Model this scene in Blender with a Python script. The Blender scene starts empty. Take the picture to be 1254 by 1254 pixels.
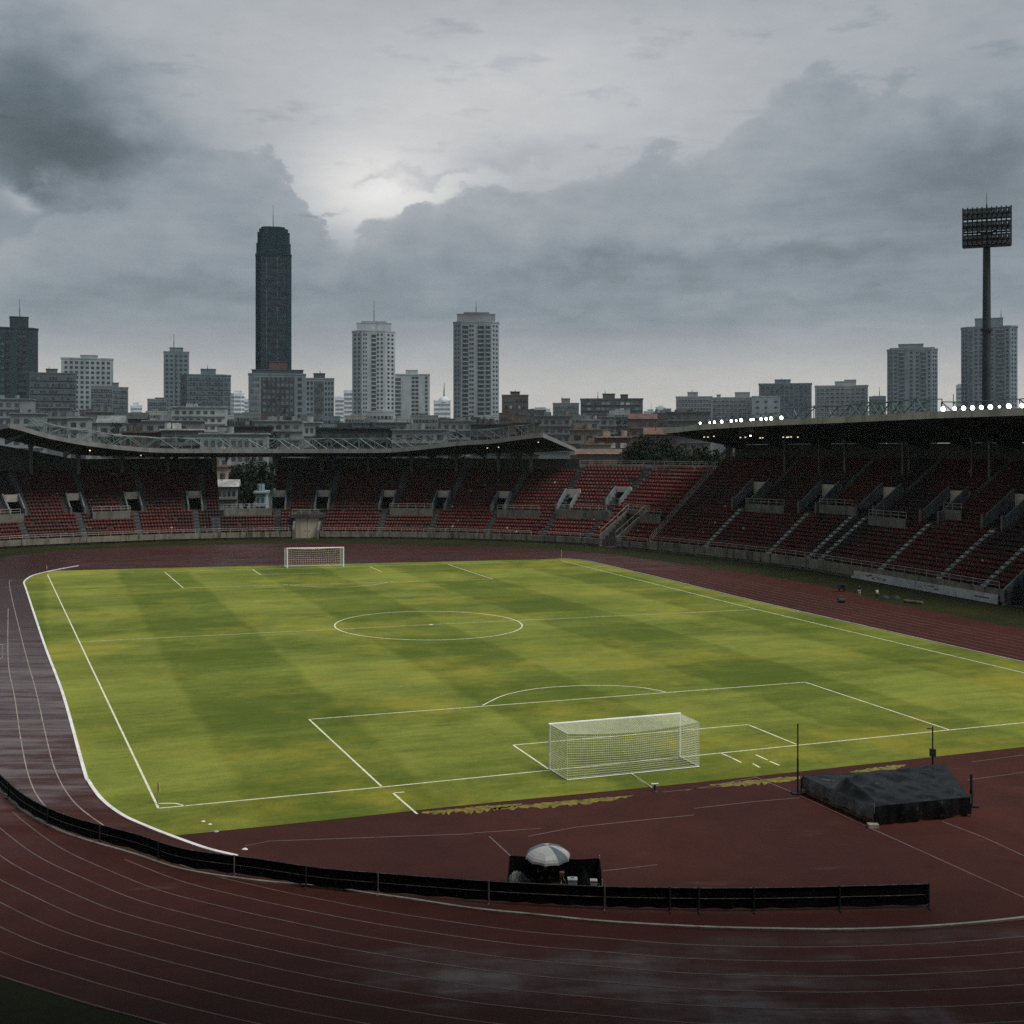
import bpy, bmesh, math, random
import numpy as np
from mathutils import Vector, Matrix
random.seed(7); rng = np.random.default_rng(11)
SC = bpy.context.scene; COL = SC.collection
F = 1450.0; H = 16.5; HY = 545.0          # focal length in photo pixels, eye height, horizon row
R = math.radians

def G(px, py, z=0.0):
    D = F*(H-z)/(py-HY); return Vector(((px-627)*D/F, D, z))
def P(px, py, D):
    return Vector(((px-627)*D/F, D, H-(py-HY)*D/F))

# ------------------------------------------------------------------ node helper
class NT:
    def __init__(s, tree): s.t = tree
    def n(s, typ, **kw):
        nd = s.t.nodes.new(typ)
        for k, v in kw.items(): setattr(nd, k, v)
        return nd
    def put(s, sock, v):
        if v is None: return
        if isinstance(v, bpy.types.NodeSocket): s.t.links.new(v, sock)
        else:
            if isinstance(v, (tuple, list)) and len(v) == 3 and sock.type == 'RGBA': v = (*v, 1)
            sock.default_value = v
    def m(s, op, a, b=None, c=None, clamp=False):
        nd = s.n('ShaderNodeMath', operation=op, use_clamp=clamp)
        for i, v in enumerate((a, b, c)): s.put(nd.inputs[i], v) if v is not None else None
        return nd.outputs[0]
    def mix(s, f, a, b, blend='MIX'):
        nd = s.n('ShaderNodeMix', data_type='RGBA', blend_type=blend)
        s.put(nd.inputs[0], f); s.put(nd.inputs[6], a); s.put(nd.inputs[7], b)
        return nd.outputs[2]
    def noise(s, vec, scale=1, detail=4, rough=.55, lac=2, dist=0):
        nd = s.n('ShaderNodeTexNoise'); s.put(nd.inputs['Vector'], vec)
        for k, v in (('Scale', scale), ('Detail', detail), ('Roughness', rough), ('Lacunarity', lac), ('Distortion', dist)): nd.inputs[k].default_value = v
        return nd.outputs[0]
    def sstep(s, v, lo, hi, a=0.0, b=1.0):
        nd = s.n('ShaderNodeMapRange', interpolation_type='SMOOTHSTEP')
        s.put(nd.inputs[0], v)
        for i, x in enumerate((lo, hi, a, b)): s.put(nd.inputs[i+1], x)
        return nd.outputs[0]
    def maprange(s, v, lo, hi, a, b):
        nd = s.n('ShaderNodeMapRange'); s.put(nd.inputs[0], v)
        for i, x in enumerate((lo, hi, a, b)): s.put(nd.inputs[i+1], x)
        return nd.outputs[0]
    def mapping(s, vec, loc=(0,0,0), rot=(0,0,0), scale=(1,1,1)):
        nd = s.n('ShaderNodeMapping'); s.put(nd.inputs[0], vec)
        nd.inputs[1].default_value = loc; nd.inputs[2].default_value = rot; nd.inputs[3].default_value = scale
        return nd.outputs[0]
    def pos(s): return s.n('ShaderNodeNewGeometry').outputs['Position']
    def sep(s, v):
        nd = s.n('ShaderNodeSeparateXYZ'); s.put(nd.inputs[0], v); return nd.outputs
    def comb(s, x, y, z=0.0):
        nd = s.n('ShaderNodeCombineXYZ')
        for i, v in enumerate((x, y, z)): s.put(nd.inputs[i], v)
        return nd.outputs[0]
    def ramp(s, f, stops):
        nd = s.n('ShaderNodeValToRGB'); s.put(nd.inputs[0], f)
        e = nd.color_ramp.elements
        while len(e) < len(stops): e.new(.5)
        for el, (p, c) in zip(e, stops): el.position = p; el.color = (*c, 1)
        return nd.outputs[0]
    def curve(s, f, pts):
        nd = s.n('ShaderNodeFloatCurve'); s.put(nd.inputs[1], f)
        c = nd.mapping.curves[0]
        c.points[0].location = pts[0]; c.points[1].location = pts[-1]
        for p in pts[1:-1]: c.points.new(*p)
        nd.mapping.update(); return nd.outputs[0]

def new_mat(name):
    m = bpy.data.materials.new(name); m.use_nodes = True
    t = NT(m.node_tree); b = m.node_tree.nodes['Principled BSDF']
    return m, t, b

_mc = {}
def mat(name, col, rough=.7, var=.18, scale=.6, dirt=None, dirt_amt=.5, metal=0.0, bump=0.0, streak=False, spec=.22, fine=0):
    """plain weathered surface: base colour with blotchy variation, optional dirt / vertical streaks"""
    if name in _mc: return _mc[name]
    m, t, b = new_mat(name); p = t.pos()
    n1 = t.noise(p, scale, 5, .6)
    c = t.mix(t.sstep(n1, .3, .7), tuple(x*(1-var) for x in col), tuple(min(1, x*(1+var)) for x in col))
    if fine:
        n3 = t.noise(p, fine, 3, .6)
        c = t.mix(t.sstep(n3, .35, .65, 0, .5), c, tuple(x*.6 for x in col))
    if dirt:
        q = t.mapping(p, scale=(1.2, 1.2, .12)) if streak else p
        n2 = t.noise(q, scale*2.3, 6, .65)
        c = t.mix(t.sstep(n2, .48, .68, 0, dirt_amt), c, dirt)
    t.put(b.inputs['Base Color'], c)
    t.put(b.inputs['Roughness'], t.maprange(n1, .2, .8, max(.05, rough-.1), min(1, rough+.1)))
    b.inputs['Metallic'].default_value = metal
    b.inputs['Specular IOR Level'].default_value = spec
    if bump:
        bp = t.n('ShaderNodeBump'); bp.inputs['Strength'].default_value = bump; bp.inputs['Distance'].default_value = .05
        t.put(bp.inputs['Height'], t.noise(p, scale*12, 5, .6)); t.t.links.new(bp.outputs[0], b.inputs['Normal'])
    _mc[name] = m; return m

def emit_mat(name, col, strength):
    m, t, b = new_mat(name)
    b.inputs['Base Color'].default_value = (*col, 1)
    b.inputs['Emission Color'].default_value = (*col, 1); b.inputs['Emission Strength'].default_value = strength
    return m

# ------------------------------------------------------------------ mesh builder
class MB:
    def __init__(s): s.v = []; s.f = []
    def quad(s, a, b, c, d):
        n = len(s.v); s.v += [tuple(a), tuple(b), tuple(c), tuple(d)]; s.f.append((n, n+1, n+2, n+3)); return s
    def poly(s, pts):
        n = len(s.v); s.v += [tuple(p) for p in pts]; s.f.append(tuple(range(n, n+len(pts)))); return s
    def hexa(s, p):      # p: 4 bottom (ccw) + 4 top
        n = len(s.v); s.v += [tuple(q) for q in p]
        s.f += [tuple(n+i for i in q) for q in ((3,2,1,0),(4,5,6,7),(0,1,5,4),(1,2,6,5),(2,3,7,6),(3,0,4,7))]; return s
    def box(s, x0, x1, y0, y1, z0, z1):
        return s.hexa([(x0,y0,z0),(x1,y0,z0),(x1,y1,z0),(x0,y1,z0),(x0,y0,z1),(x1,y0,z1),(x1,y1,z1),(x0,y1,z1)])
    def obox(s, o, t, n, w, d, z0, z1, w0=None, d0=0.0):
        """box in frame: origin o (xy), tangent t, normal n (2d), along t from w0..w, along n from d0..d"""
        w0 = -w if w0 is None else w0
        q = [Vector((o[0]+t[0]*a+n[0]*b, o[1]+t[1]*a+n[1]*b, 0)) for a, b in ((w0,d0),(w,d0),(w,d),(w0,d))]
        return s.hexa([(p.x,p.y,z0) for p in q]+[(p.x,p.y,z1) for p in q])
    def tube(s, a, b, r, r2=None, k=6, cap=True):
        a = Vector(a); b = Vector(b); r2 = r if r2 is None else r2
        d = b-a
        if d.length < 1e-6: return s
        d.normalize(); u = d.cross(Vector((0,0,1)))
        if u.length < 1e-3: u = d.cross(Vector((1,0,0)))
        u.normalize(); w = d.cross(u); n = len(s.v)
        for c, rr in ((a, r), (b, r2)):
            for i in range(k):
                an = 2*math.pi*i/k; s.v.append(tuple(c+u*math.cos(an)*rr+w*math.sin(an)*rr))
        for i in range(k): s.f.append((n+i, n+(i+1)%k, n+k+(i+1)%k, n+k+i))
        if cap: s.f.append(tuple(range(n+k-1, n-1, -1))); s.f.append(tuple(range(n+k, n+2*k)))
        return s
    def path(s, pts, r, k=6):
        for a, b in zip(pts[:-1], pts[1:]): s.tube(a, b, r, k=k)
        return s
    def prism(s, poly, z0, z1):
        n = len(s.v); k = len(poly)
        s.v += [(x, y, z0) for x, y in poly]+[(x, y, z1) for x, y in poly]
        s.f += [(n+i, n+(i+1)%k, n+k+(i+1)%k, n+k+i) for i in range(k)]
        s.f += [tuple(range(n+k, n+2*k)), tuple(range(n+k-1, n-1, -1))]; return s
    def build(s, name, material, parent=None, smooth=False, loc=None):
        me = bpy.data.meshes.new(name)
        v = s.v
        if loc is not None: v = [(x-loc[0], y-loc[1], z-loc[2]) for x, y, z in v]
        me.from_pydata(v, [], s.f); me.validate()
        bm = bmesh.new(); bm.from_mesh(me)
        if smooth: bmesh.ops.remove_doubles(bm, verts=bm.verts, dist=.0008)
        bmesh.ops.recalc_face_normals(bm, faces=bm.faces); bm.to_mesh(me); bm.free()
        if smooth: me.shade_smooth()
        if material: me.materials.append(material)
        return link(name, me, parent, loc)

def link(name, me, parent=None, loc=None):
    o = bpy.data.objects.new(name, me); COL.objects.link(o)
    if parent is not None:
        o.parent = parent
        bl = parent_world(parent)
        o.location = Vector(loc if loc is not None else (0,0,0)) - bl
    elif loc is not None: o.location = loc
    return o
def parent_world(o):
    v = Vector((0,0,0))
    while o is not None: v += Vector(o.location); o = o.parent
    return v
def tag(o, label=None, cat=None, group=None, kind=None):
    if label:
        assert 4 <= len(label.split()) <= 16, label
        o['label'] = label
    if cat: o['category'] = cat
    if group: o['group'] = group
    if kind: o['kind'] = kind
    return o
def thing(name, label, cat, loc=(0,0,0), group=None):
    o = bpy.data.objects.new(name, None); COL.objects.link(o); o.location = loc
    o.empty_display_size = .3
    return tag(o, label, cat, group)

def catmull(pts, n=8, closed=False):
    pts = [Vector(p) for p in pts]; out = []; k = len(pts)
    rngi = range(k if closed else k-1)
    for i in rngi:
        if closed: p0, p1, p2, p3 = pts[i-1], pts[i], pts[(i+1) % k], pts[(i+2) % k]
        else: p0, p1, p2, p3 = pts[max(i-1,0)], pts[i], pts[i+1], pts[min(i+2,k-1)]
        for j in range(n):
            t = j/n
            out.append(.5*((2*p1)+(p2-p0)*t+(2*p0-5*p1+4*p2-p3)*t*t+(3*p1-p0-3*p2+p3)*t**3))
    if not closed: out.append(pts[-1].copy())
    return out
def ribbon(mb, pts, w, z):
    L = []; k = len(pts)
    for i in range(k):
        d = (pts[min(i+1,k-1)]-pts[max(i-1,0)]); d.z = 0; d.normalize()
        n = Vector((-d.y, d.x, 0))*w/2
        L.append(((pts[i].x+n.x, pts[i].y+n.y, z), (pts[i].x-n.x, pts[i].y-n.y, z)))
    for a, b in zip(L[:-1], L[1:]): mb.quad(a[0], a[1], b[1], b[0])
def sheet(name, pts, z, material, kind='structure'):
    bm = bmesh.new(); vs = [bm.verts.new((p[0], p[1], z)) for p in pts]
    es = [bm.edges.new((vs[i], vs[(i+1) % len(vs)])) for i in range(len(vs))]
    bmesh.ops.triangle_fill(bm, use_beauty=True, edges=es, normal=(0,0,1))
    for f in bm.faces:
        if f.normal.z < 0: f.normal_flip()
    me = bpy.data.meshes.new(name); bm.to_mesh(me); bm.free(); me.materials.append(material)
    o = link(name, me); o['kind'] = kind; return o
# ================================================================== camera, sky, sun, air
cam = bpy.data.cameras.new('camera'); co = bpy.data.objects.new('camera', cam); COL.objects.link(co)
co.location = (0, 0, H); co.rotation_euler = (R(90), 0, 0)
cam.sensor_width = 36; cam.lens = F/1254*36; cam.shift_y = -(627-HY)/1254
cam.clip_start = .1; cam.clip_end = 20000
SC.camera = co
SC.view_settings.view_transform = 'Standard'; SC.view_settings.look = 'None'
SC.view_settings.exposure = 0.0; SC.view_settings.gamma = 1.0
SC.render.engine = 'CYCLES'
cy = SC.cycles
cy.use_denoising = False
try: cy.denoiser = 'OPENIMAGEDENOISE'
except Exception: pass
cy.max_bounces = 6; cy.diffuse_bounces = 3; cy.glossy_bounces = 3; cy.volume_bounces = 1; cy.transparent_max_bounces = 8
cy.sample_clamp_indirect = 4.0
SC.render.use_persistent_data = False

SUN_AZ, SUN_EL = R(120), R(58)
w = bpy.data.worlds.new('World'); SC.world = w; w.use_nodes = True
t = NT(w.node_tree); bg = w.node_tree.nodes['Background']
sky = t.n('ShaderNodeTexSky', sky_type='NISHITA', sun_disc=False)
sky.sun_elevation = SUN_EL; sky.sun_rotation = SUN_AZ; sky.air_density = 1.5; sky.dust_density = 3.0
dirn = t.n('ShaderNodeTexCoord').outputs['Generated']
sx, sy_, sz = t.sep(dirn)[:3]
az = t.m('ARCTAN2', sx, sy_); el = t.m('ARCSINE', sz)
U = t.m('MULTIPLY', t.m('ADD', az, .45), 1/.9); V = t.m('MULTIPLY', el, 1/.4)
def UV(px, py): return ((math.atan((px-627)/F)+.45)/.9, math.atan((HY-py)/math.hypot(F, px-627))/.4)
nv = t.comb(az, t.m('MULTIPLY', el, 1.5), .37)
na = t.noise(nv, 7, 9, .58); nb = t.noise(t.mapping(nv, loc=(3.1, 1.7, 5)), 10, 10, .68)
fineN = t.noise(t.mapping(nv, loc=(1, 7, 5), scale=(1, 1.8, 1)), 34, 8, .6)
puff = t.n('ShaderNodeTexVoronoi', feature='SMOOTH_F1'); puff.inputs['Scale'].default_value = 26; puff.inputs['Smoothness'].default_value = .6
t.put(puff.inputs['Vector'], t.mix(.06, nv, t.n('ShaderNodeTexNoise').outputs[1], 'ADD'))
pf = puff.outputs['Distance']
Ud = t.m('ADD', U, t.m('MULTIPLY', t.m('SUBTRACT', na, .5), .16))
ne = t.noise(t.mapping(nv, loc=(6.3, .7, 2)), 24, 9, .62)
Vd = t.m('ADD', V, t.m('ADD', t.m('ADD', t.m('MULTIPLY', t.m('SUBTRACT', nb, .5), .075), t.m('MULTIPLY', t.m('SUBTRACT', ne, .5), .105)), t.m('MULTIPLY', t.m('SUBTRACT', pf, .4), .075)))
big = t.noise(t.mapping(nv, loc=(9, 2, 1), scale=(1, 2.2, 1)), 4.5, 6, .55)
def blob(px, py, rx, ry, soft=True, warp=True):
    u0, v0 = UV(px, py); a = rx/F/.9; b = ry/F/.4
    q = t.m('ADD', t.m('POWER', t.m('DIVIDE', t.m('SUBTRACT', Ud if warp else U, u0), a), 2), t.m('POWER', t.m('DIVIDE', t.m('SUBTRACT', Vd if warp else V, v0), b), 2))
    return t.m('EXPONENT', t.m('MULTIPLY', q, -1)) if soft else t.sstep(q, 1.25, .45)
L = t.curve(V, [(0, .78), (.08, .765), (.17, .70), (.28, .63), (.42, .61), (.55, .65), (.75, .685), (.92, .675), (1, .65)])
def addto(L, msk, amt): return t.m('ADD', L, t.m('MULTIPLY', msk, amt))
L = addto(L, blob(460, 240, 105, 58, warp=False), .235)
L = addto(L, blob(600, 140, 270, 110, warp=False), .115)
L = addto(L, t.m('SUBTRACT', big, .5), .10)
# soft veils in the bright upper sky
L = addto(L, t.m('MULTIPLY', t.sstep(t.noise(t.mapping(nv, loc=(1, 4, 2), scale=(1, 2.4, 1)), 13, 8, .6), .56, .70), t.sstep(V, .5, .62)), -.05)
# the long cumulus bank
pts = [(-400,290),(0,300),(60,262),(160,235),(260,176),(315,172),(345,205),(372,238),(395,262),(403,286),(430,290),(478,264),(560,240),(680,224),(740,206),(800,182),(830,188),(900,150),(960,104),(1010,88),(1090,106),(1150,112),(1254,100)]
cp = [UV(*p) for p in pts]; cp = [(max(0, min(1, u)), v) for u, v in cp]
edge = t.curve(t.m('ADD', U, t.m('MULTIPLY', t.m('SUBTRACT', ne, .5), .05)), cp)
dep = t.m('SUBTRACT', edge, Vd)
bank = t.m('MULTIPLY', t.sstep(dep, -.010, t.curve(U, [(0,.02),(.3,.006),(.5,.007),(.65,.010),(1,.02)])), t.sstep(V, .14, .30))
bl = t.m('ADD', t.curve(t.m('MULTIPLY', dep, 1.6), [(0, .66), (.05, .635), (.18, .61), (.4, .60), (1, .595)]), t.m('MULTIPLY', t.m('SUBTRACT', big, .5), .10))
bl = addto(bl, t.m('SUBTRACT', nb, .5), .12)
strk = t.noise(t.mapping(nv, loc=(4, 3, 8), scale=(1, 4.5, 1)), 7, 7, .6)
bl = addto(bl, t.m('MULTIPLY', t.m('SUBTRACT', strk, .5), t.sstep(dep, .05, .25)), .16)
L = t.m('ADD', t.m('MULTIPLY', L, t.m('SUBTRACT', 1.0, bank)), t.m('MULTIPLY', bl, bank))
# a second softer bank in front of it
edge2 = t.curve(t.m('ADD', U, t.m('MULTIPLY', t.m('SUBTRACT', nb, .5), .08)), [UV(0, 330)]+[(u, v) for u, v in (UV(120,290), UV(230,262), UV(300,240), UV(345,262), UV(420,292), UV(520,275), UV(640,262), UV(800,290), UV(1000,260), UV(1254,240))])
dep2 = t.m('SUBTRACT', edge2, Vd)
bank2 = t.m('MULTIPLY', t.sstep(dep2, -.03, .09), t.sstep(V, .12, .3))
L = addto(L, t.m('EXPONENT', t.m('MULTIPLY', t.m('POWER', t.m('DIVIDE', t.m('MINIMUM', t.m('ADD', dep, .012), 0), .05), 2), -1)), t.m('MULTIPLY', t.m('SUBTRACT', 1.0, bank), .035)) if False else L
L = addto(L, bank2, -.025)
for a in ((35,150,120,85,-.235), (15,60,110,70,-.09), (150,178,75,30,-.13), (60,205,120,26,-.06), (1205,205,110,65,-.13), (1240,60,170,70,-.05), (1085,240,45,18,-.04)):
    L = addto(L, blob(*a[:4]), a[4])
L = addto(L, blob(22, 238, 34, 16), .16)
for a in ((300,352,220,16,-.045), (740,326,140,14,-.06), (960,304,150,14,-.06), (1000,372,300,12,-.03), (560,372,160,10,-.02), (470,216,22,6,-.10), (520,210,34,7,-.09), (585,196,50,10,-.05), (620,180,80,18,-.04), (410,256,22,3,-.10)):
    L = addto(L, blob(*a[:4]), a[4])
L = addto(L, t.m('SUBTRACT', fineN, .5), .055)
L = t.m('MAXIMUM', L, .3)
lin = t.m('POWER', L, 2.2)
tint = t.ramp(L, [(.40, (.78, 1.0, 1.13)), (.56, (.86, 1.0, 1.13)), (.68, (.94, 1.0, 1.07)), (.84, (1.01, 1.0, .99))])
warm = t.m('MULTIPLY', t.sstep(V, .28, .06), 1.0)
tint = t.mix(warm, tint, (1.05, 1.0, .935))
zen = t.sstep(el, .42, 1.15, 1.0, 4.0)
k = t.m('MULTIPLY', t.m('MULTIPLY', lin, zen), 10.0)
cc = t.n('ShaderNodeVectorMath', operation='SCALE'); t.put(cc.inputs[0], tint); t.put(cc.inputs['Scale'], k)
t.put(bg.inputs['Color'], t.mix(.97, sky.outputs[0], cc.outputs[0])); bg.inputs['Strength'].default_value = .1
w.cycles.sampling_method = 'MANUAL'; w.cycles.sample_map_resolution = 512

sl = bpy.data.lights.new('sun', 'SUN'); so = bpy.data.objects.new('sun', sl); COL.objects.link(so)
sl.energy = 2.7; sl.angle = R(28); sl.color = (1.0, .97, .92)
d = Vector((math.sin(SUN_AZ)*math.cos(SUN_EL), math.cos(SUN_AZ)*math.cos(SUN_EL), math.sin(SUN_EL)))
so.rotation_euler = d.to_track_quat('Z', 'Y').to_euler(); so.location = (0, 0, 120)

hz = MB().box(-1900, 1900, -60, 3400, -1.5, 190)
hm = bpy.data.materials.new('haze_air'); hm.use_nodes = True; ht = hm.node_tree
for nd in list(ht.nodes):
    if nd.type != 'OUTPUT_MATERIAL': ht.nodes.remove(nd)
pv = ht.nodes.new('ShaderNodeVolumePrincipled'); pv.inputs['Color'].default_value = (.80, .93, 1.0, 1); pv.inputs['Density'].default_value = .00007
ht.links.new(pv.outputs[0], [n for n in ht.nodes if n.type == 'OUTPUT_MATERIAL'][0].inputs['Volume'])
ho = hz.build('haze', hm); ho['kind'] = 'stuff'
# ================================================================== ground, pitch, track
def stops_mix(t, a, b, v, lo, hi): return t.mix(t.sstep(v, lo, hi), a, b)
# city ground
sheet('ground', [(-6000,-400),(6000,-400),(6000,9000),(-6000,9000)], -.03, mat('city_ground', (.11,.11,.10), .9, .3, .02))

def grass_mat(name, c1, c2, stripes):
    m, t, b = new_mat(name); p = t.pos()
    q = t.mapping(p, rot=(0, 0, R(-21.5)))
    x, y = t.sep(q)[:2]; x_w, y_w = t.sep(p)[:2]
    wob = t.m('MULTIPLY', t.m('SUBTRACT', t.noise(p, .12, 3), .5), 1.6)
    big = t.noise(p, .045, 4, .55); med = t.noise(p, .22, 5, .6)
    fine = t.noise(p, 2.2, 5, .7); vf = t.noise(p, 9, 4, .7)
    streak = t.noise(t.mapping(q, scale=(.05, .5, 1)), 1.0, 5, .65)
    v = t.m('ADD', t.m('MULTIPLY', big, .42), t.m('ADD', t.m('MULTIPLY', med, .30), t.m('MULTIPLY', fine, .22)))
    v = t.m('ADD', v, t.m('MULTIPLY', streak, .28))
    if stripes:
        sx = t.sstep(t.m('SINE', t.m('MULTIPLY', t.m('ADD', x, wob), math.pi/8.6)), -.16, .16)
        sy = t.sstep(t.m('SINE', t.m('MULTIPLY', t.m('ADD', y, wob), math.pi/9.8)), -.25, .25)
        st = t.m('ADD', t.m('MULTIPLY', sx, .62), t.m('MULTIPLY', sy, .38))
        st = t.m('MULTIPLY', t.m('SUBTRACT', st, .5), .19)
        v = t.m('ADD', v, st)
    tex = t.noise(t.mapping(q, rot=(0,0,R(40)), scale=(.35, 1.6, 1)), 1.1, 5, .7)
    v = t.m('ADD', v, t.m('MULTIPLY', t.m('SUBTRACT', tex, .5), .30))
    f = t.sstep(v, .40, 1.0)
    c = t.mix(f, c1, c2)
    yel = t.sstep(t.noise(t.mapping(p, loc=(40, 9, 0)), .075, 6, .68), .48, .70, 0, .55)
    c = t.mix(yel, c, tuple(a*b_ for a, b_ in zip(c2, (1.22, .93, .6))))
    drk = t.sstep(t.noise(t.mapping(p, loc=(7, 70, 0)), .11, 6, .65), .54, .70, 0, .45)
    c = t.mix(drk, c, tuple(x*.62 for x in c1))
    if stripes:
        gx, gy = (G(752,940).x, G(752,940).y)
        dd_ = t.m('ADD', t.m('POWER', t.m('DIVIDE', t.m('SUBTRACT', x_w, gx), 5.2), 2), t.m('POWER', t.m('DIVIDE', t.m('SUBTRACT', y_w, gy+1.2), 2.6), 2))
        wear = t.m('MULTIPLY', t.sstep(dd_, 1.3, .1), t.sstep(t.noise(p, .9, 6, .7), .44, .66))
        c = t.mix(t.m('MULTIPLY', wear, .6), c, (.115,.085,.035))
    c = t.mix(t.sstep(vf, .35, .7, 0, .35), c, tuple(x*.55 for x in c1))
    t.put(b.inputs['Base Color'], c); b.inputs['Roughness'].default_value = .85; b.inputs['Specular IOR Level'].default_value = .15
    bp = t.n('ShaderNodeBump'); bp.inputs['Strength'].default_value = .6; bp.inputs['Distance'].default_value = .04
    t.put(bp.inputs['Height'], vf); t.t.links.new(bp.outputs[0], b.inputs['Normal'])
    return m
M_turf = grass_mat('pitch_turf', (.086,.120,.012), (.338,.360,.064), True)
M_verge = grass_mat('verge_grass', (.012,.015,.003), (.040,.043,.009), False)

def track_mat():
    m, t, b = new_mat('red_rubber'); p = t.pos()
    x, y = t.sep(p)[:2]
    sheen_zone = t.m('MULTIPLY', t.sstep(t.m('ADD', x, t.m('MULTIPLY', y, .42)), 8.5, 3.0), t.sstep(y, 47, 62))
    big = t.noise(p, .06, 5, .6); med = t.noise(p, .5, 6, .65); fine = t.noise(p, 14, 3, .7)
    c = t.mix(t.sstep(big, .3, .7), (.046,.0150,.0120), (.074,.0225,.0170))
    c = t.mix(t.sstep(med, .4, .75, 0, .5), c, (.034,.012,.0095))
    c = t.mix(t.sstep(fine, .4, .75, 0, .3), c, (.024,.011,.0095))
    # scuffs and lighter dust
    sc = t.noise(t.mapping(p, loc=(3, 8, 0), scale=(.35, 1.4, 1)), .45, 6, .7)
    c = t.mix(t.sstep(sc, .60, .76, 0, .35), c, (.17,.085,.07))
    # standing water film: darker and glossy
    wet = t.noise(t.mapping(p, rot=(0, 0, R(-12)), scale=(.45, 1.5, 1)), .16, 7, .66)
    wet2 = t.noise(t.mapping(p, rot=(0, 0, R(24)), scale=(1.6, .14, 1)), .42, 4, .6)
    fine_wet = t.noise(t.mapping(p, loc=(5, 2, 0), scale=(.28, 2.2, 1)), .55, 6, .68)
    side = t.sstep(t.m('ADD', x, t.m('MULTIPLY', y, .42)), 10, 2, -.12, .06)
    side = t.m('ADD', side, t.m('ADD', t.m('MULTIPLY', t.sstep(y, 46, 38, 0, .22), t.sstep(x, -11, -2)), t.m('ADD', t.m('MULTIPLY', sheen_zone, .04), t.sstep(y, 140, 170, 0, .14))))
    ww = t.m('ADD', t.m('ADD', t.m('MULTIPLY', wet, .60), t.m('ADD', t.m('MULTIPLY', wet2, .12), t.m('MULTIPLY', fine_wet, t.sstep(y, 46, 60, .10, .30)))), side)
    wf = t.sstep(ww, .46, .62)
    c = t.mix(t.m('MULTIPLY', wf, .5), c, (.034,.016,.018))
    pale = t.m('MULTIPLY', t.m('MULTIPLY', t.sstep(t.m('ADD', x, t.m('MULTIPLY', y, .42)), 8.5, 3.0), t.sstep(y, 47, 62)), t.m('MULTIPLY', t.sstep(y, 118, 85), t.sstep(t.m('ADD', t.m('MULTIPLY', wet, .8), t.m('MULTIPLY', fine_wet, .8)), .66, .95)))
    c = t.mix(t.m('MULTIPLY', pale, .8), c, (.175,.125,.120))  # paler colour stands in for sky sheen on the wet left straight
    t.put(b.inputs['Base Color'], c)
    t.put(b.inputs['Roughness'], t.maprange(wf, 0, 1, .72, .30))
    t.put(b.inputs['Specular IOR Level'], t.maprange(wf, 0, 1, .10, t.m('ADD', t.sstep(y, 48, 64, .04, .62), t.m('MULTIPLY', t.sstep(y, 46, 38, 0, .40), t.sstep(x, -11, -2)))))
    bp = t.n('ShaderNodeBump'); bp.inputs['Strength'].default_value = .25; bp.inputs['Distance'].default_value = .01
    t.put(bp.inputs['Height'], t.noise(p, 30, 3, .6)); t.t.links.new(bp.outputs[0], b.inputs['Normal'])
    return m
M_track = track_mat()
M_line = mat('line_paint', (.80,.77,.58), .8, .12, 1.5, dirt=(.28,.32,.12), dirt_amt=.55)
M_line_dim = mat('line_paint_worn', (.62,.60,.38), .8, .15, 1.2, dirt=(.22,.25,.07), dirt_amt=.6)
M_lane2 = mat('lane_paint_left', (.34,.28,.24), .7, .2, .8, dirt=(.16,.10,.09), dirt_amt=.6)
M_lane = mat('lane_paint', (.145,.108,.098), .7, .2, .8, dirt=(.12,.06,.05), dirt_amt=.7)
M_kerb = mat('kerb_white', (.85,.82,.78), .55, .1, .7, dirt=(.40,.30,.22), dirt_amt=.35)
M_pipe = mat('kerb_metal', (.36,.33,.28), .4, .2, .8, dirt=(.20,.12,.05), dirt_amt=.6, metal=.3)

def lane_series():
    # each lane line as (x,y) photo measurements; the bend is one family of parallel curves
    base = [(-25,990),(0,1014),(45,1047.7),(107.7,1077.7),(170,1102.7),(245,1122.8),(314,1139),(435,1163.5),(600,1189),(737,1202),(850,1211),(1000,1215),(1130,1212.5),(1254,1205.6),(1400,1192)]
    return catmull([G(*p) for p in base], 8)
b2 = lane_series()
def offset(pts, d):
    out = []
    for i, p in enumerate(pts):
        tn = pts[min(i+1, len(pts)-1)]-pts[max(i-1, 0)]; tn.z = 0; tn.normalize()
        out.append(p+Vector((tn.y, -tn.x, 0))*d)
    return out
NEAR_EDGE = offset(b2, 6.5)[::-1][2:-1:3]
# track outline (outer edge), from eye-level measurements
outer = [Vector((-27.5,47.5,0)), Vector((-36.5,63,0)), Vector((-47,88,0)), Vector((-57.5,120,0)), Vector((-67,150,0)), G(0,684), G(40,678), G(102,673), G(204,669), G(320,665.6), G(427,666), G(530,668), G(640,671), G(727,677), G(790,684.5), G(829.6,690), G(920,702.5), G(1030,722), G(1081,737), G(1160,752), G(1254,770), Vector((54,98,0)), Vector((58,84,0)), Vector((58,66,0)), Vector((52,50,0)), Vector((39,38,0)), Vector((29,33,0))]
outer_c = catmull(outer, 6)+NEAR_EDGE
verge = [(-130,-8),(80,-8),(80,120),(60,225),(-130,235)]
sheet('grass_verge', verge, -.012, M_verge)
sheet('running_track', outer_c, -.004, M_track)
kerb_left = [G(*p) for p in ((96,693),(76,696.5),(56.6,700.5),(40,705),(31.5,710.5),(29.3,714.5),(32,722),(53.6,787.6),(76.5,849),(102,940.7),(109,958),(125,980),(150,999),(178,1012),(208,1024),(253,1040),(290,1049))]
kl = catmull(kerb_left, 6)
near_edge = [G(*p) for p in ((330,1011.5),(450,999),(580,985),(740,969.5),(894,954),(1070,935),(1254,914.7))]
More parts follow.
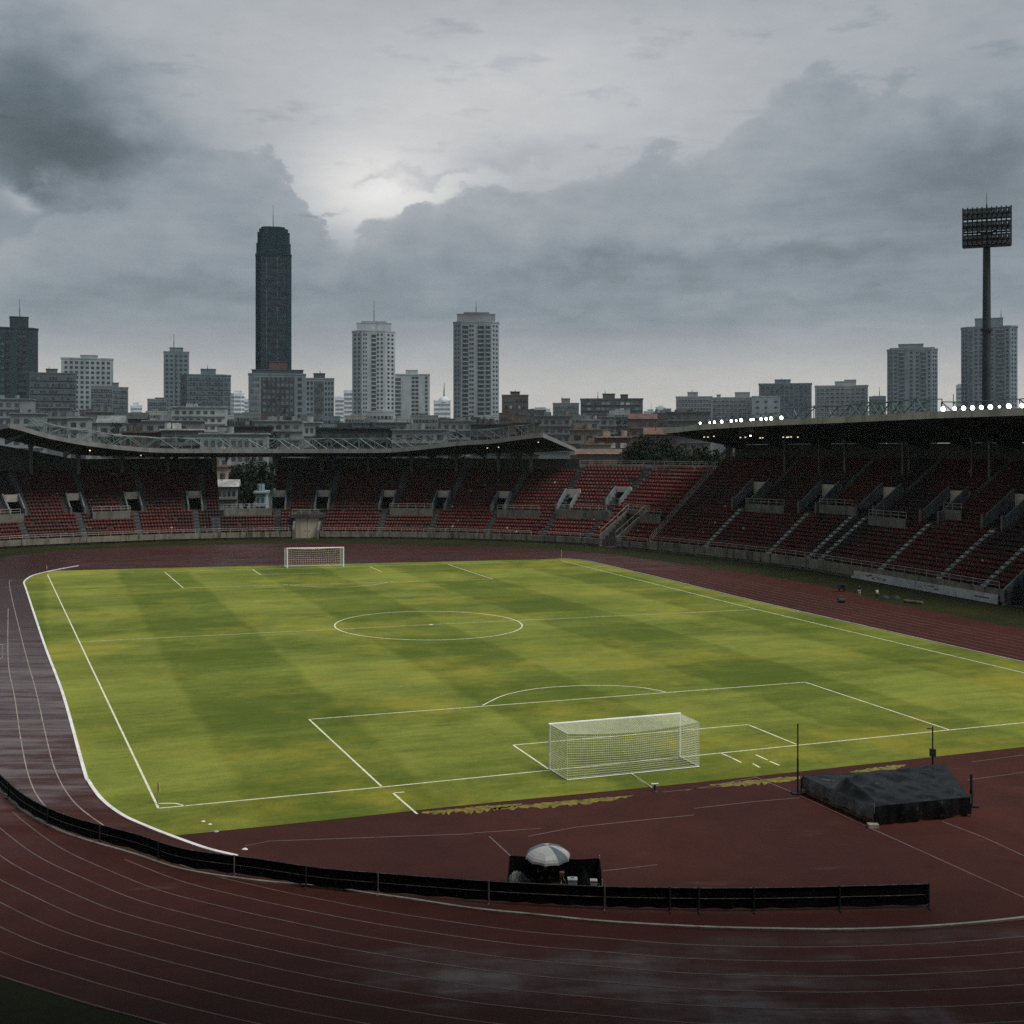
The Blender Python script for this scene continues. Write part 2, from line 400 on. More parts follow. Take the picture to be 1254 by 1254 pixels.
kerb_right = [Vector((41.5,84.5,0)), G(1254,811), G(1097,775.5), G(920,735), G(829.6,712.7), G(740,691.5), G(712,686), G(690,684)]
far_edge = [G(*p) for p in ((659,685.3),(620,686),(470,689.5),(320,693),(180,696),(90,698.5))]
turf = [p for p in kl if (627+F*p.x/p.y) < 209 or p.y > 60][10:] + catmull(near_edge, 3)+[Vector((36,67.8,0)), Vector((43.5,70.6,0)), Vector((44.2,74,0))]+catmull(kerb_right, 4)+far_edge
sheet('pitch', turf, .004, M_turf)

def lines(name, segs, material, width, z=.009):
    mb = MB()
    for s in segs:
        pts = s
        # subdivide long straight runs so worn paint follows the turf
        ribbon(mb, pts, width, z)
    o = mb.build(name, material); o['kind'] = 'structure'; return o
def st(*pp): return [G(*p) for p in pp]
def arc_img(cx, cy, rx, ry, a0, a1, n=48):
    return [G(cx+rx*math.cos(a0+(a1-a0)*i/n), cy+ry*math.sin(a0+(a1-a0)*i/n)) for i in range(n+1)]
corner_r = Vector((41.3,74.2,0))
pm = [st((58.2,703.9),(194,990)), st((194,990),(468,964),(1163,894))+[corner_r],
      [corner_r]+st((1254,824),(926.8,746.4),(688,686.7)),
      st((468,964),(378.5,881)), st((378.5,881),(986,835.5)), st((986,835.5),(1163,894)),
      st((671.6,941.8),(628.5,912.5)), st((628.5,912.5),(916,887.5)), st((916,887.5),(975,911.5)),
      catmull(st((591,863.8),(617.5,851.5),(655,843.7),(700,840.2),(745,839.6),(785,842),(815,847.5)), 8),
      catmull(st((194,984.2),(213,984),(224,986.2),(226,987.6)), 5),
      st((481,971),(511,997)), st((480,971.3),(495,970)),
      st((772,947),(797.8,964.5)), st((883.8,923),(896,928)), st((897,928.5),(908,934)), st((925.7,924.4),(940,931)), st((943,932.5),(954.7,937.6)), st((921.5,935),(930.5,940)),
      st((202,700.8),(224.5,720)), st((548.8,691.4),(603.7,709.3)), st((309,697.3),(319,703.7)), st((453,694),(467,700))]
lines('pitch_markings', pm, M_line, .105)
pd = [st((99,786),(527.9,764.9),(926.8,746.4)), st((224.5,720),(603.7,709.3)), st((347,715.7),(360,717),(390,718.8),(422.5,719.2),(455,716.7),(482,711.9)),
      st((58.2,703.9),(320,697),(688,686.7)), st((319,703.7),(394,702))]
lines('faded_pitch_markings', pd, M_line_dim, .12, .0085)
lines('centre_circle', [arc_img(524.7,766.2,114.8,17.6,0,2*math.pi,96)], M_line, .12, .0092)
sp = MB(); c = G(527.9,764.9); sp.prism([(c.x+.22*math.cos(i*.52), c.y+.22*math.sin(i*.52)) for i in range(12)], .005, .0095); o = sp.build('centre_spot', M_line); o['kind'] = 'structure'

# raised kerb of the inside lane on the left, round to the near bend
def kerb(name, pts, w_, h_, material):
    mb = MB()
    for a, b in zip(pts[:-1], pts[1:]):
        d = (b-a); d.z = 0
        if d.length < 1e-4: continue
        d.normalize(); n = Vector((-d.y, d.x, 0))*w_/2
        mb.hexa([a-n, b-n, b+n, a+n]+[p+Vector((0,0,h_)) for p in (a-n, b-n, b+n, a+n)])
    o = mb.build(name, material); o['kind'] = 'structure'; return o
kerb('track_kerb', kl, .17, .06, M_kerb)
near_kerb = catmull([G(*p) for p in ((-14,955),(0,968),(32.5,996),(82.6,1022),(165,1047),(225,1066),(314,1079.5),(400,1087),(450,1095),(500,1102),(580,1114),(660,1122),(736,1129.6),(850,1136.3),(950,1139),(1043,1139.6),(1150,1135),(1254,1125),(1400,1105))], 6)
kerb('near_bend_kerb', near_kerb, .12, .07, M_pipe)
far_kerb = catmull([G(*p) for p in ((96,693),(128,688),(204,681.2),(320,676.6),(420,674),(504,674),(580,676.5),(640,680),(690,684))], 5)
lines('far_bend_line', [far_kerb], M_lane, .14, .004)
kr = catmull(kerb_right, 6)
kerb('right_kerb', kr, .16, .05, mat('kerb_grey', (.40,.37,.36), .6, .2, .8))

# lane lines
lanes = []
for i in range(-3, 7):
    o_ = offset(b2, i*1.07)
    lanes.append(o_ if i > -1 else o_[(4, 22, 26)[-1-i]:])
lane_left = [((46,707),(20,711),(11.5,715.5),(28,787.6),(43.4,843.7),(56,900),(67.6,943),(88,979),(120,1006),(160,1030)),
             ((10,745),(10,808),(18,854),(25.5,905),(34.4,948),(48.5,979),(75,1004))]
lines('left_lane_lines', [catmull([G(*p) for p in s_], 6) for s_ in lane_left], M_lane2, .06, .002)
lines('lane_lines', lanes, M_lane, .055, .002)
# lane lines of the straight on the right and the far bend
far_l = []
kk = catmull([G(1254,811), G(1097,775.5), G(920,735), G(829.6,712.7), G(740,691.5), G(690,684)], 6)
for i in range(1, 8): far_l.append([p+Vector((.905,.425,0))*1.2*i for p in kk])
lines('straight_lane_lines', far_l, mat('lane_paint_dull', (.15,.075,.062), .7, .2, .8), .10, .002)
# runway and zone lines on the red apron
ap = [st((580,1020),(625,1017),(662,1014.5)), st((300,1036),(330,1030),(580,1021)), st((647,1024),(705,1013),(770,1006),(850,998)), st((599,1024),(625,1048)),
      st((738,1066.6),(770,1063),(805,1059)), st((924,951),(979,973.7)), st((975,972),(1066,1014),(1172,1062),(1254,1099),(1330,1134)), st((1154,1006),(1204,1025),(1254,1048),(1330,1083)),
      st((850,990),(920,982),(979,977)), st((812,970),(860,965),(930,958)), st((1185,955),(1254,946),(1350,934)), st((1190,933),(1254,924.5),(1350,912)), st((840,968),(925,952))]
lines('apron_lines', ap, M_lane, .07, .002)
# moss growing along the turf edge
mm, tt, bb = new_mat('moss'); pp = tt.pos()
tt.put(bb.inputs['Base Color'], tt.mix(tt.sstep(tt.noise(pp, 3, 5, .7), .35, .65), (.09,.070,.012), (.24,.20,.022))); bb.inputs['Roughness'].default_value = .9
mo = MB()
def moss_strip(a, b, wmax, n, seed):
    rr = random.Random(seed); up = []; dn = []
    for i in range(n+1):
        f_ = i/n; x = a[0]+(b[0]-a[0])*f_; y = a[1]+(b[1]-a[1])*f_
        wv = wmax*max(0, math.sin(f_*math.pi))**.5*rr.uniform(.25, 1)
        up.append(G(x, y-rr.uniform(0, .3)*wv, .0005)); dn.append(G(x, y+wv, .0005))
    for i in range(n): mo.quad(up[i], up[i+1], dn[i+1], dn[i])
moss_strip((515,994.5), (640,984), 8, 40, 1); moss_strip((600,990), (776,974), 7, 50, 2); moss_strip((868,961), (990,950), 7, 36, 3); moss_strip((1040,945), (1110,936), 8, 24, 4)
o = mo.build('moss', mm); o['kind'] = 'stuff'
# ================================================================== the bowl: stands
_wp = [Vector((-112,150,0)), Vector((-97,170,0)), G(0,672), G(100,667), G(200,663), G(300,660.5), G(375,659.5), G(500,660), G(620,663), G(700,666.5), G(735,669), G(757,671.5), G(815,676.7), G(915,688), G(990,698), G(1042,707), G(1130,722), G(1254,745), Vector((60.5,102,0)), Vector((68,86,0))]
_c = catmull(_wp, 30)
# arc length parametrisation, lightly smoothed
_xy = np.array([(p.x, p.y) for p in _c])
for _ in range(60):
    _xy[1:-1] = .25*_xy[:-2]+.5*_xy[1:-1]+.25*_xy[2:]
_sl = np.concatenate([[0], np.cumsum(np.hypot(*np.diff(_xy, axis=0).T))])
STEP = .5
NS = int(_sl[-1]/STEP)
_s = np.arange(NS+1)*STEP
PX = np.interp(_s, _sl, _xy[:,0]); PY = np.interp(_s, _sl, _xy[:,1])
_tx = np.gradient(PX); _ty = np.gradient(PY)
for _ in range(80):      # smooth normals so radial aisles fan evenly
    _tx[1:-1] = (_tx[:-2]+_tx[1:-1]+_tx[2:])/3; _ty[1:-1] = (_ty[:-2]+_ty[1:-1]+_ty[2:])/3
_l = np.hypot(_tx, _ty); TX = _tx/_l; TY = _ty/_l; NX = -TY; NY = TX
def at(i, d, z=0.0):
    """point on the bowl: i = station along the front wall (may be fractional), d = metres back from it"""
    f = i; 
    x = np.interp(f, np.arange(NS+1), PX); y = np.interp(f, np.arange(NS+1), PY)
    nx = np.interp(f, np.arange(NS+1), NX); ny = np.interp(f, np.arange(NS+1), NY)
    return Vector((float(x+nx*d), float(y+ny*d), z))
def station(px, d):
    """station whose point at depth d appears in photo column px"""
    X = PX+NX*d; Y = PY+NY*d; c = 627+F*X/Y
    c = np.where(Y < 20, 1e9, c)
    return int(np.argmin(np.abs(c-px)))

M_conc = mat('stand_concrete', (.065,.064,.060), .85, .3, .35, dirt=(.035,.035,.032), dirt_amt=.75, fine=4)
M_wallc = mat('front_wall_concrete', (.21,.19,.145), .85, .3, .5, dirt=(.03,.03,.024), dirt_amt=.9, streak=True, fine=3)
M_parap = mat('parapet_concrete', (.145,.14,.122), .85, .25, .5, dirt=(.07,.07,.06), dirt_amt=.8, streak=True)
M_stairp = mat('stair_concrete_pale', (.36,.37,.35), .85, .25, .8, dirt=(.10,.10,.09), dirt_amt=.6)
M_stair = mat('stair_concrete', (.085,.095,.10), .85, .25, .8, dirt=(.06,.06,.055), dirt_amt=.6)
M_vomw = mat('entrance_wall_paint', (.15,.175,.185), .7, .2, .5, dirt=(.06,.065,.065), dirt_amt=.6, streak=True)
M_lint = mat('lintel_paint', (.50,.47,.39), .6, .12, 1, dirt=(.3,.26,.2), dirt_amt=.4)
M_rail = mat('rail_paint', (.36,.34,.31), .5, .2, 1.2, dirt=(.16,.08,.05), dirt_amt=.6)
M_roof = mat('roof_sheet', (.20,.21,.21), .6, .2, .2, dirt=(.08,.08,.08), dirt_amt=.5)
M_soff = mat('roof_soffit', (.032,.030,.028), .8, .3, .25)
M_fasc = mat('fascia_paint', (.22,.22,.215), .6, .18, .3, dirt=(.13,.13,.12), dirt_amt=.7, streak=True)
M_fascw = mat('fascia_warm', (.40,.375,.32), .6, .18, .3, dirt=(.16,.15,.12), dirt_amt=.6, streak=True)
M_truss = mat('truss_galvanised', (.13,.18,.17), .45, .2, .8, metal=.2, dirt=(.15,.17,.16), dirt_amt=.5)
M_dark = mat('dark_steel', (.03,.032,.034), .6, .3, .5)
M_col = mat('column_paint', (.16,.16,.155), .7, .25, .4, dirt=(.05,.05,.05), dirt_amt=.6)
M_gate = mat('gate_paint', (.43,.38,.29), .7, .12, .25, dirt=(.22,.19,.14), dirt_amt=.5, streak=True)

def seat_material(name, k, grime_shade):
    m, t, b = new_mat(name); p = t.pos()
    ri = t.n('ShaderNodeNewGeometry').outputs['Random Per Island']; ro = t.n('ShaderNodeObjectInfo').outputs['Random']
    r = t.m('FRACT', t.m('ADD', ri, ro))
    c = t.mix(r, (.105*k,.020*k,.018*k), (.19*k,.038*k,.030*k))
    fade = t.m('ADD', t.noise(p, .09, 4, .6), t.m('MULTIPLY', t.m('SUBTRACT', r, .5), .16))
    c = t.mix(t.sstep(fade, .56, .68, 0, .75), c, (.10*k,.066*k,.050*k))
    c = t.mix(t.m('GREATER_THAN', t.m('ADD', r, t.m('MULTIPLY', t.noise(p, .35, 3), .12)), 1.055), c, (.30,.24,.18))
    grime = t.noise(t.mapping(p, loc=(20, 5, 3)), .06, 4, .6)
    c = t.mix(t.sstep(grime, .62-grime_shade, .74-grime_shade, 0, .85), c, (.026,.019,.017))  # grime patches, spread wider to hold shade under the roofs
    t.put(b.inputs['Base Color'], c); b.inputs['Roughness'].default_value = .6; b.inputs['Specular IOR Level'].default_value = .15
    return m
M_seat = seat_material('seat_plastic_red', .78, .10); M_seat_bright = seat_material('seat_plastic_bright_red', 1.15, .0); M_seat_shaded = seat_material('seat_plastic_shaded_brown_red', .66, .17)  # brown red seats carry the side stand's roof shade in their colour
# one seat: pan with a lip, pedestal, curved back   (local x = along the row, y = away from the pitch, z = up)
_sv = [(-.21,-.20,.38),(.21,-.20,.38),(.21,.18,.36),(-.21,.18,.36),(-.21,-.22,.44),(.21,-.22,.44),(.21,.18,.41),(-.21,.18,.41),
       (-.20,.16,.38),(.20,.16,.38),(.20,.24,.68),(-.20,.24,.68),(-.20,.21,.38),(.20,.21,.38),(.20,.29,.68),(-.20,.29,.68),
       (-.05,-.05,0),(.05,-.05,0),(.05,.10,0),(-.05,.10,0),(-.05,-.05,.38),(.05,-.05,.38),(.05,.10,.37),(-.05,.10,.37)]
_sf = [(0,1,5,4),(1,2,6,5),(4,5,6,7),(3,0,4,7),(8,9,10,11),(9,13,14,10),(13,12,15,14),(12,8,11,15),(11,10,14,15),(16,17,21,20),(17,18,22,21),(19,16,20,23)]
# the legs share the pan's island so each seat keeps one tone
_sv = np.array(_sv); 
def seat_mesh_unit(m_):
    me = bpy.data.meshes.new('seat'); me.from_pydata([tuple(v) for v in _sv], [], _sf); me.materials.append(m_); me.validate(); return me

class Stand:
    def __init__(s, name, label, cat, i0, i1, rows, tread, rise, z0):
        s.i0, s.i1, s.rows, s.T, s.Rz, s.z0 = i0, i1, rows, tread, rise, z0
        n = i1-i0
        s.h = np.tile(z0+rise*np.arange(rows), (n, 1)).astype(float)
        s.seat = np.ones((n, rows), bool)
        s.riser0 = {}                     # (i,row) -> bottom of the riser above a doorway
        c = at((i0+i1)/2, 0); s.base = c
        s.root = thing(name, label, cat, c)
    def z(s, r): return s.z0+s.Rz*r
    def ix(s, a): return max(0, min(s.i1-s.i0, int(a)-s.i0))
    def cut(s, a, b, r0, r1, h=None):
        a, b = s.ix(a), s.ix(b); s.seat[a:b, r0:r1] = False
        if h is not None: s.h[a:b, r0:r1] = h
    def build_terrace(s):
        mb = MB(); n, Rw = s.h.shape
        pt = {}
        def q(i, r, z):
            k = (i, r)
            if k not in pt: pt[k] = at(s.i0+i, r*s.T)
            p = pt[k]; return (p.x, p.y, z)
        for i in range(n):
            for r in range(Rw):
                h = s.h[i, r]
                # merge long equal runs along i into one quad per cell (cells are cheap)
                mb.quad(q(i,r,h), q(i+1,r,h), q(i+1,r+1,h), q(i,r+1,h))
                hp = s.h[i, r-1] if r else (s.z0 if h > .5 else h)
                lo = s.riser0.get((i, r), hp)
                if h-lo > 1e-3 or h < hp-1e-3: mb.quad(q(i,r,lo), q(i+1,r,lo), q(i+1,r,h), q(i,r,h))
                if i+1 < n:
                    h2 = s.h[i+1, r]
                    if abs(h2-h) > 1e-3: mb.quad(q(i+1,r,h), q(i+1,r+1,h), q(i+1,r+1,h2), q(i+1,r,h2))
            # back face
            mb.quad(q(i,Rw,0), q(i+1,Rw,0), q(i+1,Rw,s.h[i,-1]), q(i,Rw,s.h[i,-1]))
        for i in (0, n):
            for r in range(Rw):
                mb.quad(q(i,r,0), q(i,r+1,0), q(i,r+1,s.h[min(i,n-1),r]), q(i,r,s.h[min(i,n-1),r]))
        return mb.build('terrace', M_conc, s.root)
    def frame(s, i):
        k = int(round(i)); return (TX[k], TY[k]), (NX[k], NY[k])
    def seats(s, dens=1.0, material=None):
        material = material or M_seat; unit = seat_mesh_unit(material)
        n, Rw = s.h.shape; P_, A_ = [], []
        for r in range(Rw):
            d = (r+.62)*s.T
            for i in range(n):
                if not s.seat[i, r]: continue
                if rng.random() > dens: continue
                p = at(s.i0+i+.5, d); k = s.i0+i
                P_.append((p.x, p.y, s.h[i, r])); A_.append((TX[k], TY[k], NX[k], NY[k]))
        P_ = np.array(P_); A_ = np.array(A_)
        px = 627+F*P_[:,0]/P_[:,1]; D = np.where((px > 4) & (px < 1250), P_[:,1], 1e9)
        near = np.argsort(D)[:100]; m = np.ones(len(P_), bool); m[near] = False
        # the rest as one mesh
        Q = P_[m]; B = A_[m]; k = len(Q); nv = len(_sv)
        V = np.empty((k, nv, 3))
        V[:,:,0] = Q[:,None,0]+_sv[None,:,0]*B[:,None,0]+_sv[None,:,1]*B[:,None,2]
        V[:,:,1] = Q[:,None,1]+_sv[None,:,0]*B[:,None,1]+_sv[None,:,1]*B[:,None,3]
        V[:,:,2] = Q[:,None,2]+_sv[None,:,2]
        V -= np.array(s.base)
        Fa = np.array(_sf)[None]+(np.arange(k)*nv)[:,None,None]
        me = bpy.data.meshes.new('seats'); V = V.reshape(-1, 3); Fa = Fa.reshape(-1, 4)
        me.vertices.add(len(V)); me.vertices.foreach_set('co', V.ravel())
        me.loops.add(Fa.size); me.loops.foreach_set('vertex_index', Fa.ravel())
        me.polygons.add(len(Fa)); me.polygons.foreach_set('loop_start', np.arange(0, Fa.size, 4)); me.polygons.foreach_set('loop_total', np.full(len(Fa), 4))
        me.update(calc_edges=True); me.validate(); me.materials.append(material)
        o = bpy.data.objects.new('remaining_seats', me); COL.objects.link(o); o.parent = s.root; o['kind'] = 'stuff'
        for j in near:
            o = bpy.data.objects.new('seat', unit); COL.objects.link(o); o.parent = s.root
            tx, ty, nx, ny = A_[j]
            M_ = Matrix(((tx, nx, 0, P_[j,0]-s.base.x), (ty, ny, 0, P_[j,1]-s.base.y), (0, 0, 1, P_[j,2]-s.base.z), (0,0,0,1)))
            o.matrix_local = M_
    def front_wall(s, a, b, over=.45, foot=.35):
        mb = MB(); a = max(a, s.i0); b = min(b, s.i1)
        st_ = list(range(a, b, 4))+[b]
        for i, j in zip(st_[:-1], st_[1:]):
            p = [at(i,-over), at(j,-over), at(j,.02), at(i,.02)]
            mb.hexa([(v.x,v.y,foot) for v in p]+[(v.x,v.y,s.z0+.12) for v in p])
            p = [at(i,-.02), at(j,-.02), at(j,.05), at(i,.05)]
            mb.hexa([(v.x,v.y,-.02) for v in p]+[(v.x,v.y,foot) for v in p])
        mb.build('front_wall', M_wallc, s.root)
    def railing(s, a, b, d, z, hgt=.85, gap=4, r=.035, broken=0, name='railing'):
        mb = MB(); a = max(a, s.i0); b = min(b, s.i1); prev = None
        i = a; rr = random.Random(a*31+b)
        while i <= b:
            p = at(i, d, z); q = p+Vector((0,0,hgt)); mb.tube(p, q, r, k=5)
            if prev and rr.random() > broken:
                mb.tube(prev+Vector((0,0,hgt)), q, r, k=5)
                mb.tube(prev+Vector((0,0,hgt*.5)), p+Vector((0,0,hgt*.5)), r*.8, k=5)
            prev = p; i += gap
        mb.build(name, M_rail, s.root)
    def stairway(s, c, r0, r1, half=1, material=None):
        """aisle of half steps up the rake"""
        a, b = max(c-half, s.i0), min(c+half, s.i1)
        if b <= a: return
        s.seat[a-s.i0:b-s.i0, r0:r1] = False
        mb = MB()
        for r in range(r0, r1):
            z_ = s.h[a-s.i0, r]
            if r > r0 and abs(z_-s.h[a-s.i0, r-1]) > 1.3*s.Rz and mb.v:
                mb.build('stairway', material or M_stair, s.root); mb = MB()
            p = [at(a+.08, (r+.5)*s.T), at(b-.08, (r+.5)*s.T), at(b-.08, (r+.985)*s.T), at(a+.08, (r+.985)*s.T)]
            mb.hexa([(v.x,v.y,z_+.004) for v in p]+[(v.x,v.y,z_+s.Rz*.5) for v in p])
            p = [at(a+.08, (r+.03)*s.T), at(b-.08, (r+.03)*s.T), at(b-.08, (r+.49)*s.T), at(a+.08, (r+.49)*s.T)]
            mb.hexa([(v.x,v.y,z_+.004) for v in p]+[(v.x,v.y,z_+.03) for v in p])
        mb.build('stairway', material or M_stair, s.root)
    def vomitory(s, c, r0, r1, half=2, lint=True, wall_h=.75, over=0):
        """sunken entrance: a cut in the rake with side walls, a doorway at the back and a pale lintel"""
        a, b = c-half, c+half
        if a < s.i0+1 or b > s.i1-1: return
        fl = s.z(r0); s.cut(a, b, r0, r1, fl)
        top = fl+2.05; zt = s.z(r1)
        for i in range(a, b): s.riser0[(i-s.i0, r1)] = min(top, zt)
        d1 = r1*s.T
        dw = MB(); A, B = at(a,d1), at(b,d1); A2, B2 = at(a,d1+3.2), at(b,d1+3.2)
        q = lambda p, z_: (p.x, p.y, z_)
        tz = min(top, zt)
        dw.quad(q(A,fl),q(B,fl),q(B2,fl),q(A2,fl)).quad(q(A,tz),q(B,tz),q(B2,tz),q(A2,tz)).quad(q(A,fl),q(A2,fl),q(A2,tz),q(A,tz)).quad(q(B,fl),q(B2,fl),q(B2,tz),q(B,tz)).quad(q(A2,fl),q(B2,fl),q(B2,tz),q(A2,tz))
        dwo = dw.build('doorway', M_conc, s.root)
        if lint:
            lm_ = MB(); pA = [at(a-.3,d1-.22), at(b+.3,d1-.22), at(b+.3,d1+.15), at(a-.3,d1+.15)]
            lm_.hexa([(v.x,v.y,tz-.02) for v in pA]+[(v.x,v.y,zt+.55) for v in pA])
            lm_.build('lintel', M_lint, dwo)
        for e, sg in ((a, -1), (b, 1)):
            wm = MB(); w0, w1 = (e-.45, e) if sg < 0 else (e, e+.45)
            pa = [at(w0,r0*s.T-.1), at(w1,r0*s.T-.1), at(w1,d1-.25), at(w0,d1-.25)]
            zz = [fl+wall_h, fl+wall_h, zt+wall_h, zt+wall_h]
            wm.hexa([(v.x,v.y,fl-.3) for v in pa]+[(v.x,v.y,z_) for v, z_ in zip(pa, zz)])
            wm.build('entrance_wall', M_vomw, s.root)
            pm_ = MB(); e2 = e-.22 if sg < 0 else e+.22
            pp_ = at(e2, r0*s.T-.3); 
            (tt_, nn_) = s.frame(e2)
            pm_.obox((pp_.x,pp_.y), tt_, nn_, .16, .32, fl-.3, fl+wall_h+.35)
            pm_.build('end_post', M_parap, s.root)
    def parapet(s, a, b, r0, r1):
        """a flat gangway ending in a low wall with a railing, the lower seats in front of it"""
        a = max(a, s.i0); b = min(b, s.i1)
        if b-a < 3: return
        s.cut(a, b, r0, r1, s.z(r1))
        mb = MB(); st_ = list(range(a, b, 4))+[b]
        for i, j in zip(st_[:-1], st_[1:]):
            p = [at(i,r0*s.T-.06), at(j,r0*s.T-.06), at(j,r0*s.T+.18), at(i,r0*s.T+.18)]
            mb.hexa([(v.x,v.y,s.z(r0)-.1) for v in p]+[(v.x,v.y,s.z(r1)+.25) for v in p])
        mb.build('parapet', M_parap, s.root)
        s.railing(a, b, r0*s.T+.06, s.z(r1)+.25, .8, 3, name='parapet_railing')
    def back_wall(s, a, b, z0, z1f, d, material, gap=0.0):
        mb = MB(); a = max(a, s.i0); b = min(b, s.i1); st_ = list(range(a, b, 6))+[b]
        for i, j in zip(st_[:-1], st_[1:]):
            p = [at(i,d), at(j,d), at(j,d+.3), at(i,d+.3)]
            zt = [z1f(i), z1f(j), z1f(j), z1f(i)]
            mb.hexa([(v.x,v.y,z0) for v in p]+[(v.x,v.y,z_) for v, z_ in zip(p, zt)])
        return mb.build('back_wall', material, s.root)
    def roof(s, ia, ib, dl, db, zl, zb, fasc_mat, fh=.75, step=4):
        st_ = list(np.arange(ia, ib, step))+[ib]
        top = MB(); sof = MB(); fa = MB()
        for i, j in zip(st_[:-1], st_[1:]):
            Li, Lj, Bi, Bj = at(i,dl,zl(i)), at(j,dl,zl(j)), at(i,db,zb(i)), at(j,db,zb(j))
            up = Vector((0,0,.35))
            top.quad(Li+up*1.2, Lj+up*1.2, Bj+up, Bi+up)
            top.quad(Bi, Bj, Bj+up, Bi+up)
            top.quad(Li, Lj, Bj, Bi)
            f0, f1, g0, g1 = at(i,dl-.22,0), at(j,dl-.22,0), at(i,dl+.02,0), at(j,dl+.02,0)
            b0, b1 = zl(i)-.12, zl(j)-.12; t0, t1 = zl(i)+fh-.12, zl(j)+fh-.12
            fa.hexa([(f0.x,f0.y,b0),(f1.x,f1.y,b1),(g1.x,g1.y,b1),(g0.x,g0.y,b0),(f0.x,f0.y,t0),(f1.x,f1.y,t1),(g1.x,g1.y,t1),(g0.x,g0.y,t0)])
        for i in (ia, ib):      # end caps
            Li, Bi = at(i,dl,zl(i)), at(i,db,zb(i)); top.quad(Li, Bi, Bi+Vector((0,0,.35)), Li+Vector((0,0,.42)))
        ro = top.build('roof', M_soff, s.root)
        fa.build('fascia', fasc_mat, ro)
        for i in (ia, ib):
            e = MB(); sg = -.3 if i == ia else .3
            A, B = at(i,dl,zl(i)), at(i,db,zb(i)); A2, B2 = at(i+sg,dl,zl(i)), at(i+sg,db,zb(i))
            e.hexa([A-Vector((0,0,.1)), A2-Vector((0,0,.1)), B2-Vector((0,0,.1)), B-Vector((0,0,.1)), A+Vector((0,0,.62)), A2+Vector((0,0,.62)), B2+Vector((0,0,.55)), B+Vector((0,0,.55))])
            e.build('end_fascia', fasc_mat, ro)
        # radial beams under the sheet
        for i in np.arange(ia+6, ib-2, 16):
            bm_ = MB(); A, B = at(i-.25,dl+.6,zl(i)), at(i-.25,db-.3,zb(i)); A2, B2 = at(i+.25,dl+.6,zl(i)), at(i+.25,db-.3,zb(i))
            bm_.hexa([A-Vector((0,0,.25)), A2-Vector((0,0,.25)), B2-Vector((0,0,.95)), B-Vector((0,0,.95)), A-Vector((0,0,.004)), A2-Vector((0,0,.004)), B2-Vector((0,0,.004)), B-Vector((0,0,.004))])
            bm_.build('beam', M_dark, ro)
        return ro
    def column(s, i, d, z0, z1, r=.28, material=None):
        mb = MB(); p = at(i, d); (t_, n_) = s.frame(i)
        mb.obox((p.x,p.y), t_, n_, r, r*2, z0, z1)
        mb.obox((p.x,p.y), t_, n_, r*1.5, r*2.4, z1-.55, z1-.02, d0=-.12)
        mb.build('column', material or M_col, s.root)
    def truss(s, ia, ib, d, zf, hgt, bay=4.5, name='truss', rows=2):
        mb = MB(); rr = random.Random(int(ia*7+ib))
        for k_ in range(rows):
            dd = d+k_*1.5; i = ia; prev = None; up = True
            while i <= ib:
                b_ = at(i,dd,zf(i)+.35); t_ = at(i,dd,zf(i)+.35+hgt*rr.uniform(.9, 1.06))
                mb.tube(b_, t_, .06, k=5)
                if prev:
                    mb.tube(prev[1], t_, .06, k=5); mb.tube(prev[0], b_, .06, k=5)
                    if rr.random() < .85: mb.tube(prev[0] if up else prev[1], t_ if up else b_, .075, k=5)
                    mid = (prev[0]+b_)/2
                    if rr.random() < .5: mb.tube(mid, t_ if not up else prev[1], .045, k=5)
                up = not up
                if k_ == 0 and rr.random() < .5: mb.tube(t_, at(i, dd+1.5, zf(i)+.35+hgt*.4), .045, k=5)
                if rr.random() < .12: mb.tube(t_, t_+Vector((0,0,rr.uniform(.4,1.1))), .05, k=5)
                prev = (b_, t_); i += bay*rr.uniform(.8, 1.2)/STEP/1.6
        return mb.build(name, M_truss, s.root)

# ---------------------------------------------------------------- covered stand behind the far goal
iL0 = 0; iLC = station(660, 0); iT0 = station(736, 0); iT1 = station(757, 0); iCR = station(797, 0)
A = Stand('covered_grandstand', 'long curved grandstand with swooping roof and dark red seats behind the far goal', 'grandstand', iL0, iLC, 20, .78, .54, 1.15)
gap0, gap1 = station(270, 8), station(336, 8)
V1 = [station(x, 8) for x in (17, 93, 162, 236)]; V2 = [station(x, 8) for x in (343, 397, 477, 543, 615)]
# parapets first (they reset heights), then entrances, then stairs
for a, b in ((-40, 25), (112, 160), (478, 531), (612, 664)):
    A.parapet(station(a, 5), station(b, 5), 5, 7)
A.cut(gap0, gap1, 7, 20, 0.0)
A.parapet(gap0+1, gap1-1, 5, 7); A.cut(gap0, gap1, 6, 20)
for c in V1+V2: A.vomitory(c, 7, 12)
g0, g1 = station(362, 1), station(391, 1)
A.cut(g0, g1, 0, 5, 0.0)
for c in V1+V2:
    if not (g0-3 < c < g1+3): A.stairway(c, 0, 7)
    A.stairway(c+3, 12, 20)
    A.stairway(c-3, 7, 12, 1, M_conc); A.stairway(c+3, 7, 12, 1, M_conc)
for px in (268, 340, 262): A.stairway(station(px, 3), 0, 5)
for j in range(g0, g1): A.seat[j-A.i0, 0:7] = False
for j in range(g0-2, g0): A.seat[j-A.i0, 0:6] = False
for j in range(g1, g1+2): A.seat[j-A.i0, 0:6] = False
A.build_terrace(); A.seats(.97)
A.front_wall(iL0, g0-1); A.front_wall(g1+1, iLC)
A.railing(iL0+1, g0-2, -.2, A.z0+.12, .7, 4); A.railing(g1+2, iLC-1, -.2, A.z0+.12, .7, 4)
